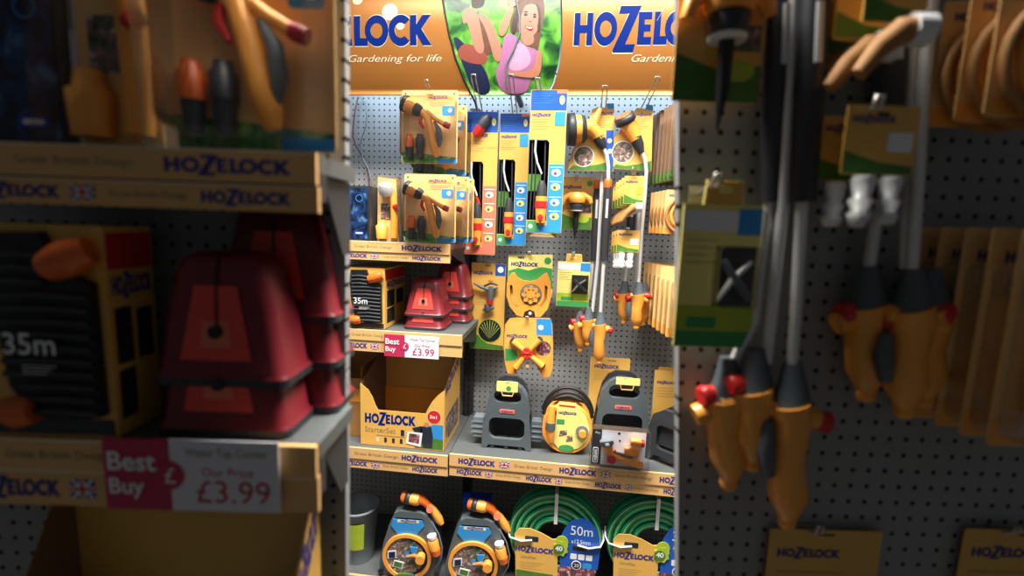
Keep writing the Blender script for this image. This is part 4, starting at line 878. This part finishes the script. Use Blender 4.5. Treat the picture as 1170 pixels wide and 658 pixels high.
# orange cassette reel
q = PX(C, 652, 503, .34); q.loc = Vector((q.loc.x, q.loc.y, Z4)); dz = C.P(652, 503, .34).z-Z4; S = q.m
t = thing('cassette_reel', 'round orange hose cassette with a yellow label and black carrying handle', 'hose reel', q.loc, 0)
cx, cz = q(649, 470); r = S(30); cz = r+.002
m = MB(); m.lathe([(0, r*.9), (.012, r), (.03, r), (.034, r*.9), (.05, r*.9), (.054, r), (.085, r), (.09, r*.85)], (cx, .0, cz), (0, 1, 0), 'orange', 36)
m.prism([circ(cx, cz, r*.985, 36), circ(cx, cz, r*.86, 36)[::-1]], -.006, .002, 'orange'); m.build('casing', t)
m = MB(); m.prism([(cx-r*.42, cz+r*1.02), (cx-r*.36, cz+r*1.14), (cx+r*.30, cz+r*1.12), (cx+r*.38, cz+r*.94), (cx+r*.72, cz+r*.6), (cx+r*.88, cz+r*.1), (cx+r*.78, cz-r*.4), (cx+r*.5, cz-r*.72), (cx+r*.1, cz-r*.86), (cx-r*.3, cz-r*.8), (cx-r*.5, cz-r*.6)], -.0085, -.006, 'pale_yellow')
m.logo(cx-r*.36, cz+r*.64, r*.7, -.0092, 'ink'); m.flat([(cx-r*.36, cz+r*.96), (cx+r*.28, cz+r*.94), (cx+r*.28, cz+r*1.0), (cx-r*.36, cz+r*1.02)], -.0092, 'red'); m.rect(cx-r*.42, cx-r*.12, cz+r*.22, cz+r*.42, -.0092, 'label_green')
m.flat([(cx-r*.3, cz-r*.3), (cx, cz-r*.2), (cx, cz+.0), (cx-r*.28, cz-r*.06)], -.0092, 'garden_print'); m.flat([(cx-r*.02, cz-r*.5), (cx+r*.24, cz-r*.45), (cx+r*.22, cz-r*.2), (cx, cz-r*.25)], -.0092, 'garden_print'); m.flat(circ(cx-r*.0, cz-r*.76, r*.3, 18, r*.14), -.0092, 'label_green'); m.build('label', t)
m = MB(); m.prism(circ(cx+r*.58, cz-r*.0, r*.24, 18), -.016, -.0085, 'mid_grey'); m.prism(circ(cx+r*.6, cz-r*.04, r*.14, 18), -.032, -.016, 'orange'); m.build('crank_handle', t)
m = MB(); m.tube([(cx-r*.62, -.014, cz+r*.95), (cx-r*.66, -.018, cz+r*.5), (cx-r*.64, -.02, cz), (cx-r*.62, -.014, cz-r*.5)], [r*.12, r*.15, r*.17, r*.12], 'orange', 12); m.lathe([(0, r*.19), (r*.3, r*.19)], (cx-r*.65, -.02, cz+r*.02), (0, 0, 1), 'grey_plastic', 14); m.build('hose_connector', t)
m = MB()
for yy, rr_ in ((.03, 1.0), (.075, 1.04)): m.tube([(cx+r*.98*rr_*cos(a), yy, cz+r*.25+r*1.15*rr_*sin(a)) for a in [pi*.05+pi*.9*i/18 for i in range(19)]], r*.075, 'black', 10)
m.tube([(cx-r*.62, .05, cz+r*1.0), (cx, .05, cz+r*1.12), (cx+r*.62, .05, cz+r*1.0)], r*.08, 'black', 10); m.build('carry_handle', t)
# clear pack with gun lying along it
pc = C.P(707, 503, .41)
t = thing('gun_set_pack', 'clear plastic pack with a horizontal orange spray gun and two connectors, white back card', 'spray gun pack', Vector((pc.x, pc.y, Z4)), 0)
q = PX(C, 707, 503, .41); S = q.m; w = S(62); h = S(49)
m = MB(); X = lambda u: (u-.5)*w
m.prism([(X(0), .003), (X(1), .003), (X(1), h), (X(0), h)], .0, .002, 'paper'); m.rect(X(.0), X(.18), .004, h-.001, -.0005, 'dark_plastic'); m.prism(rr(X(.03), X(.13), h*.06, h*.45, .005, 4), -.0012, 0, 'white'); m.prism(rr(X(.04), X(.12), h*.08, h*.43, .004, 4), -.0016, 0, 'dark_plastic')
vs, fs, asp = logo_shape(); m.add([(X(.105)-.0+(-b)*w*.045, -.002, h*.11+a*h*.29) for a, b in vs], fs, 'white'); m.text('Plus', X(.06), h*.80, h*.05, -.0012, 'white')
m.prism(circ(X(.5), h*.84, .005, 10), -.001, 0, 'black'); m.prism(circ(X(.52), h*.66, .004, 10), -.001, 0, 'black'); m.lines(X(.3), h*.95, w*.5, h*.12, 3, -.0006, 'greyline', .0008); m.build('card', t)
m = MB(); y = -.02; V = lambda u, v, d=0: (X(u), y+d, h*v)
m.lathe([(0, S(7)), (0, S(8)), (S(4), S(8.2)), (S(6), S(6.5))], V(.26, .70), (.25, 0, -1), 'mid_grey', 18); m.lathe([(S(5), S(6.6)), (S(12), S(5.2)), (S(14), S(4.5))], V(.26, .70), (.25, 0, -1), 'orange', 18)
m.tube([V(.32, .46), V(.37, .34), V(.47, .29), (X(.62), y, h*.25), V(.80, .20), V(.90, .17), V(.97, .17)], [S(4), S(4.5), S(4.5), S(4), S(5), S(4.6), S(2.5)], 'orange', 12)
m.tube([V(.44, .42), V(.58, .38), V(.76, .33)], [S(1.5), S(2), S(1.5)], 'mid_grey', 8); m.build('spray_gun', t)
m = MB(); m.lathe([(-.004, S(5)), (.016, S(5.2))], V(.37, .27), (0, -1, 0), 'red', 18); m.tube([V(.38, .44), V(.45, .45)], S(1.8), 'red', 8); m.build('flow_knob', t)
for (u, v, c) in ((.70, .72, 'red'), (.60, .48, 'orange')):
    m = MB(); m.lathe([(0, S(4.2)), (S(3), S(5)), (S(11), S(5)), (S(12), S(4.4))], V(u, v), (1, 0, -.1), 'orange', 14); m.lathe([(S(12), S(4.4)), (S(16), S(4.2))], V(u, v), (1, 0, -.1), c, 14); m.build('connector', t)
m = MB(); m.prism(rr(X(-.04), X(1.05), .0005, h*1.03, .006), -.045, -.001, 'clear'); m.f = m.f; m.build('clear_case', t)

# ================================================================== bottom row
ZB = zb1+.0008
def floor_reel(label, px, ybot, off):
    q = PX(C, px, ybot, off); S = q.m; p = q.loc; t = thing('hose_reel', label, 'hose reel', Vector((p.x, p.y, ZB)), R(4)); w = S(79); h = S(91)
    out = [(-w*.48, h*.03), (-w*.40, 0), (w*.40, 0), (w*.50, h*.03), (w*.50, h*.25), (w*.46, h*.55), (w*.40, h*.80), (w*.30, h*.94), (w*.18, h*.99), (-w*.14, h*1.0), (-w*.24, h*.96), (-w*.32, h*.80), (-w*.42, h*.5), (-w*.49, h*.22)]
    hole = rr(-w*.24, w*.24, h*.82, h*.90, h*.035, 4)
    m = MB(); m.prism([out, hole[::-1]], 0, .11, 'grey_plastic'); m.build('casing', t, bevel=.008)
    m = MB(); c = (-w*.02, h*.33); r = w*.40
    m.prism([circ(*c, r, 36), circ(*c, r*.86, 36)[::-1]], -.014, -.0005, 'orange'); m.prism(circ(*c, r*.86, 36), -.006, -.0005, 'inner_dark'); m.build('ring', t)
    m = MB(); m.prism([(-w*.26, h*.88), (w*.22, h*.88), (w*.25, h*.80), (w*.16, h*.70), (w*.12, h*.60), (-w*.16, h*.60), (-w*.20, h*.68), (-w*.29, h*.78)], -.004, -.0005, 'sky'); m.flat([(-w*.18, h*.885), (w*.16, h*.885), (w*.17, h*.84), (-w*.19, h*.84)], -.0045, 'cream'); m.logo(-w*.13, h*.85, w*.26, -.005, 'ink')
    m.flat([(-w*.17, h*.66), (w*.14, h*.66), (w*.24, h*.52), (-w*.30, h*.52)], -.0044, 'yellow'); m.logo(-w*.16, h*.60, w*.29, -.0052, 'ink')
    m.prism(circ(c[0]-r*.08, c[1], r*.78, 30), -.0085, -.006, 'garden_print'); m.prism([(-w*.34, h*.28), (-w*.20, h*.30), (-w*.20, h*.42), (-w*.34, h*.40)], -.0095, -.008, 'white'); m.prism([(-w*.32, h*.295), (-w*.215, h*.31), (-w*.215, h*.40), (-w*.32, h*.385)], -.0105, -.009, 'navy')
    m.prism([(-w*.26, h*.17), (-w*.10, h*.14), (-w*.07, h*.24), (-w*.23, h*.27)], -.0105, -.008, 'white'); m.prism([(-w*.24, h*.185), (-w*.11, h*.16), (-w*.09, h*.23), (-w*.22, h*.255)], -.0115, -.009, 'leaf')
    m.prism([(-w*.05, h*.40), (w*.02, h*.42), (w*.0, h*.30), (-w*.04, h*.28)], -.0095, -.008, 'sky'); m.prism([(w*.04, h*.50), (w*.16, h*.50), (w*.15, h*.42), (w*.10, h*.39), (w*.05, h*.43)], -.0165, -.012, 'sky')
    m.prism(circ(c[0]-w*.02, h*.03, w*.18, 16, h*.05), -.016, -.006, 'leaf'); m.prism(rr(w*.02, w*.12, h*.0, h*.06, .003, 3), -.018, -.006, 'royal'); m.build('label', t)
    m = MB(); m.tube([(c[0], -.016, c[1]+h*.02), (w*.10, -.018, c[1]+h*.05), (w*.22, -.018, h*.36)], [.006, .008, .01], 'cardboard', 10); m.lathe([(0, w*.07), (.03, w*.075)], (w*.22, -.012, h*.37), (0, -1, 0), 'orange', 16); m.build('crank', t)
    m = MB(); m.lathe([(0, S(6.5)), (S(10), S(7)), (S(13), S(6))], (w*.44, -.016, h*.50), (-.25, 0, 1), 'orange', 16); m.lathe([(0, S(5.5)), (S(4), S(6))], (w*.40, -.016, h*.66), (-.25, 0, 1), 'white', 16); m.lathe([(0, S(5.5)), (S(7), S(6.3))], (w*.47, -.016, h*.42), (-.2, 0, 1), 'deep_orange', 16); m.build('connector', t)
    m = MB(); m.tube([(w*.38, -.012, h*.90), (w*.50, -.014, h*.72), (w*.56, -.014, h*.52), (w*.54, -.012, h*.34), (w*.46, -.008, h*.2)], .003, 'mid_grey', 8); m.build('short_hose', t)
    m = MB()
    for s in (-.46, .46): m.lathe([(0, .011), (.008, .011)], (w*s, -.002, h*.07), (0, -1, 0), 'black', 14)
    m.build('rivets', t)
    # spray gun clipped to the top right corner
    y = .02; Q = lambda u, v, d=0: (w*u, y+d, h*v)
    m = MB(); m.lathe([(0, S(7)), (0, S(8)), (S(5), S(8.5)), (S(7), S(7))], Q(-.06, 1.17), (1, -.2, -.05), 'dark_plastic', 16); m.lathe([(S(6), S(7.2)), (S(14), S(7.5)), (S(18), S(6))], Q(-.06, 1.17), (1, -.2, -.05), 'orange', 16)
    m.lathe([(0, S(7)), (-S(4), S(7.5)), (-S(6), S(6))], Q(-.06, 1.17), (1, -.2, -.05), 'deep_orange', 16)
    m.tube([Q(.14, 1.16), Q(.24, 1.12), Q(.30, 1.06)], [S(6.5), S(5.5), S(4.5)], 'deep_orange', 12); m.tube([Q(.28, 1.08), Q(.38, 1.0), Q(.47, .88), Q(.52, .80)], [S(4.5), S(5), S(5.5), S(3.5)], 'orange', 12); m.tube([Q(.28, 1.0), Q(.36, .93), Q(.44, .84)], S(1.6), 'dark_plastic', 8); m.lathe([(0, S(4)), (.01, S(4.4))], Q(.33, 1.04, -.01), (.2, -1, .2), 'salmon', 14)
    m.build('spray_gun', t)
    m = MB(); m.box(w*.30, w*.42, y-.008, y+.012, h*.80, h*.96, 'dark_plastic'); m.build('gun_holder', t)
    return t, w, h
floor_reel('grey and orange hose reel with a spray gun, beside the grey pail', 467, 650, .40)
t2, w, h = floor_reel('grey and orange hose reel with a spray gun, next to the green hose coil', 542, 656, .40)
m = MB(); m.box(-w*.28, w*.2, .115, .16, h*.3, h*1.06, 'royal'); m.build('blue_carton_tab', t2)
def coil(label, px, cy, off, rpx, text, zc):
    q = PX(C, px, cy, off); S = q.m; R0 = S(rpx); zc0 = q.loc.z; t = thing('hose_coil', label, 'hose coil', Vector((q.loc.x, q.loc.y, ZB)), 0); c = max(zc0-ZB, R0+.001)
    m = MB(); rad = [R0*(.45+.135*k) for k in range(5)]; tr = R0*.066
    for i, r in enumerate(rad):
        for j in range(4):
            yy = j*tr*1.75+(.006 if i % 2 else 0)-.004*(i == 2); ph = random.uniform(-.01, .01)
            if 0 < i < 4 and 0 < j < 3: continue
            pts = [((r-tr*.2)*cos(a), yy+.002*sin(3*a+i), c+(r-tr*.2)*sin(a)) for a in [2*pi*k/48 for k in range(48)]]; m.tube(pts, tr, 'green' if (i+j) % 2 else 'green_dark', 12, True)
            if j == 0 or i == 4:
                m.tube([(x*(1+.018), y-tr*.86, c+(z-c)*1.018) for x, y, z in pts], tr*.13, 'stripe', 5, True)
    m.build('hose', t)
    m = MB(); rr0, rr1 = rad[0]-tr*1.4, rad[-1]+tr*1.25; a = pi/2
    m.prism([(-.007, c+rr0), (.007, c+rr0), (.007, c+rr1), (-.007, c+rr1)], -tr*1.35, -tr*1.2, 'white'); m.prism([(-.007, c+rr1-.003), (.007, c+rr1-.003), (.007, c+rr1), (-.007, c+rr1)], -tr*1.3, tr*6, 'white'); m.build('strap', t)
    yc_ = -tr*1.6; X = lambda u: u*R0; Z = lambda v: c+v*R0
    m = MB()
    m.prism([(X(-.90), Z(.03)), (X(-.80), Z(.18)), (X(-.55), Z(.20)), (X(-.30), Z(.12)), (X(-.05), Z(.0)), (X(.06), Z(.02)), (X(.10), Z(-.9)), (X(-.0), Z(-.98)), (X(-.84), Z(-.98)), (X(-.86), Z(-.55))], yc_, yc_+.004, 'yellow')
    m.flat([(X(-.83), Z(-.97)), (X(-.0), Z(-.97)), (X(-.0), Z(-.86)), (X(-.83), Z(-.82))], yc_-.0005, 'leaf'); m.logo(X(-.87), Z(-.36), R0*.86, yc_-.0008, 'ink'); m.text('Ultraflex', X(-.74), Z(-.52), R0*.07, yc_-.0008, 'greyline'); m.lines(X(-.74), Z(-.62), R0*.5, R0*.2, 4, yc_-.0006, 'greyline')
    m.prism(rr(X(-.66), X(-.36), Z(-.10), Z(.02), .004, 3), yc_-.0008, yc_, 'inner_dark')
    st = [(X(.14)+R0*(.17 if k % 2 else .14)*cos(k*pi/8), Z(-.18)+R0*(.20 if k % 2 else .16)*sin(k*pi/8)) for k in range(16)]; m.prism(circ(X(.16), Z(-.02), R0*.14, 16), yc_-.003, yc_-.0005, 'lime'); m.prism(st, yc_-.004, yc_-.0005, 'lime'); m.prism([(x*1, z) for x, z in circ(X(.10), Z(-.2), R0*.12, 14)], yc_-.005, yc_-.004, 'leaf'); m.text('40', X(.02), Z(-.24), R0*.12, yc_-.0055, 'white', bold=.03)
    m.build('printed_card', t)
    m = MB(); y2 = yc_+.001
    m.prism([(X(.18), Z(.22)), (X(.28), Z(.42)), (X(.42), Z(.53)), (X(.60), Z(.56)), (X(.76), Z(.50)), (X(.88), Z(.36)), (X(.97), Z(.12)), (X(1.0), Z(-.2)), (X(.97), Z(-.62)), (X(.14), Z(-.62)), (X(.12), Z(.05))], y2, y2+.004, 'royal' if False else 'blue')
    m.text(text, X(.34), Z(.16), R0*.22, y2-.0008, 'white', w=R0*.48); m.text('x12.5mm', X(.36), Z(-.04), R0*.10, y2-.0008, 'white', w=R0*.42); m.prism(rr(X(.40), X(.72), Z(-.20), Z(-.10), .004, 3), y2-.0008, y2, 'inner_dark')
    for k in range(3): m.prism(rr(X(.36+.17*k), X(.50+.17*k), Z(-.42), Z(-.29), .003, 3), y2-.0008, y2, 'white')
    m.prism(circ(X(.50), Z(-.56), R0*.11, 18), y2-.001, y2, 'white'); m.prism(circ(X(.50), Z(-.56), R0*.09, 18), y2-.0015, y2, 'inner_dark'); m.text('20', X(.45), Z(-.60), R0*.08, y2-.002, 'white')
    m.prism(rr(X(.64), X(.84), Z(-.62), Z(-.50), .006, 4), y2-.001, y2, 'sky'); m.prism([(X(.12), Z(-.62)), (X(.95), Z(-.62)), (X(.88), Z(-.98)), (X(.06), Z(-.98))], y2-.0004, y2+.003, 'flower_print'); m.build('size_card', t)
    for s in (-1, 1):
        m = MB(); m.tube([(X(s*1.06), .03, Z(.15)), (X(s*1.07), -.006, Z(.06)), (X(s*1.0), yc_-.004, Z(-.04)), (X(s*.75), yc_-.006, Z(-.10)), (X(s*.50), yc_-.004, Z(-.06))], R0*.035, 'white', 8, flat=.6); m.build('cable_tie', t)
    return t
coil('large coil of green hose marked 50m with a blue and yellow card', 634, 613, .36, 55, '50m', 0)
coil('coil of green hose marked 30m at the right end of the bottom shelf', 748, 620, .36, 55, '30m', 0)
# grey pail at left
p = C.P(410, 636, .38); S = lambda v: v/FPX*(2.15-.38); rt, rb, hh = S(26), S(19), S(76)
t = thing('grey_pail', 'plain dark grey plastic pail at the left end of the bottom shelf', 'pail', Vector((p.x-.03, p.y+rt*.8, ZB)), 0)
m = MB(); m.lathe([(0, rb), (hh*.95, rt), (hh*.95, rt*1.05), (hh, rt*1.05), (hh, rt*.97), (hh*.5, (rb+rt)/2-.004), (.004, rb-.004)], (0, 0, 0), (0, 0, 1), 'mid_grey', 36, False); m.lathe([(0, rb), (.004, rb-.004)], (0, 0, 0), (0, 0, 1), 'mid_grey', 36); m.build('body', t)
m = MB(); m.tube([((rt*.93+.002)*cos(a)*1.0, (rt*.93+.002)*sin(a), hh*.86) for a in [2*pi*i/36 for i in range(36)]], .0025, 'mid_grey', 6, True)
m = MB(); A = [R(-100)+R(50)*i/6 for i in range(7)]; m.add([((rb+(rt-rb)*z/.95+.0012)*cos(a), (rb+(rt-rb)*z/.95+.0012)*sin(a), hh*z) for z in (.3, .8) for a in A], [(i, i+1, i+8, i+7) for i in range(6)], 'lime'); m.build('label', t)

# pegs that carry the hanging cards
for F, px, py, off, lb in ((C, 557.5, 300, .115, 'short peg carrying the impulse sprinkler card'), (C, 605, 290.5, .135, 'short peg carrying the dial sprinkler card'), (C, 602, 364, .19, 'short peg carrying the four armed sprinkler'),
        (C, 655, 291, .135, 'short peg carrying the pale green tool pack'), (C, 659, 202.5, .115, 'short peg carrying the orange spike sprinkler card'), (C, 717, 263.5, .29, 'short peg carrying the cards with silver fittings'),
        (WG, 661, 202.5, .16, 'near peg carrying the orange spike sprinkler card'), (WG, 659, 291, .17, 'near peg carrying the pale green pack'), (WG, 723.5, 201.5, .40, 'near peg carrying the cards with a tan pipe fitting'),
        (WG, 717, 263.5, .36, 'near peg carrying the cards with silver fittings'), (WG, 696, 417.5, .08, 'near peg carrying the yellow card at the bottom edge'), (WG, 767, 417.5, .08, 'near peg carrying the yellow card in the bottom corner')):
    hook(F, None, 0, px, py, off, lb, .010)
# ------------------------------------------------------------------ light
def area(name, loc, rot, sx, sy, power, col=(1, 1, 1)):
    l = bpy.data.lights.new(name, 'AREA'); l.shape = 'RECTANGLE'; l.size = sx; l.size_y = sy; l.energy = power; l.color = col
    o = bpy.data.objects.new(name, l); COL.objects.link(o); o.location = loc; o.rotation_euler = rot; return o
lp = CAM+WG.n*.96; cl = area('ceiling_lamp', (lp.x+.05, lp.y, 3.3), (R(-8), 0, YAW), 2.2, .4, 190, (1, .97, .92)); cl.data.spread = R(128)
area('header_lamp', (-.1, -.19, 2.175), (R(72), 0, 0), 1.9, .03, 8, (.62, .80, 1))
w = bpy.data.worlds.new('world'); scene.world = w; w.use_nodes = True
w.node_tree.nodes['Background'].inputs[0].default_value = (.9, .95, 1, 1); w.node_tree.nodes['Background'].inputs[1].default_value = .05
scene.view_settings.view_transform = 'Standard'; scene.view_settings.look = 'None'; scene.view_settings.exposure = 0; scene.view_settings.gamma = 1
scene.cycles.transparent_max_bounces = 16; scene.cycles.max_bounces = 6; scene.cycles.use_denoising = True
# ------------------------------------------------------------------ shared group phrases for repeated things
G = {'spray_gun_pack': 'spray gun blister packs', 'connector_card': 'small carded fittings', 'hanging_pack': 'packs hanging one behind another', 'spray_lance': 'spray lances on hooks',
     'tool_case': 'piled dark red cases', 'peg_hook': 'wire hooks on the pegboard', 'tap_connector_card': 'tall hose connector cards', 'hose_reel': 'hose reels on the bottom shelf',
     'hose_coil': 'green hose coils', 'hose_hanger': 'grey hose hangers', 'hanger_card': 'yellow product cards', 'shelf': 'shelves with tan price strips', 'hanging_cable': 'thin cables on the pegboard'}
for o in list(scene.objects):
    if o.parent is None and 'label' in o.keys():
        g = G.get(o.name.split('.')[0])
        if g: o['group'] = g + (', near bay' if 'near' in o['label'].split() else '')
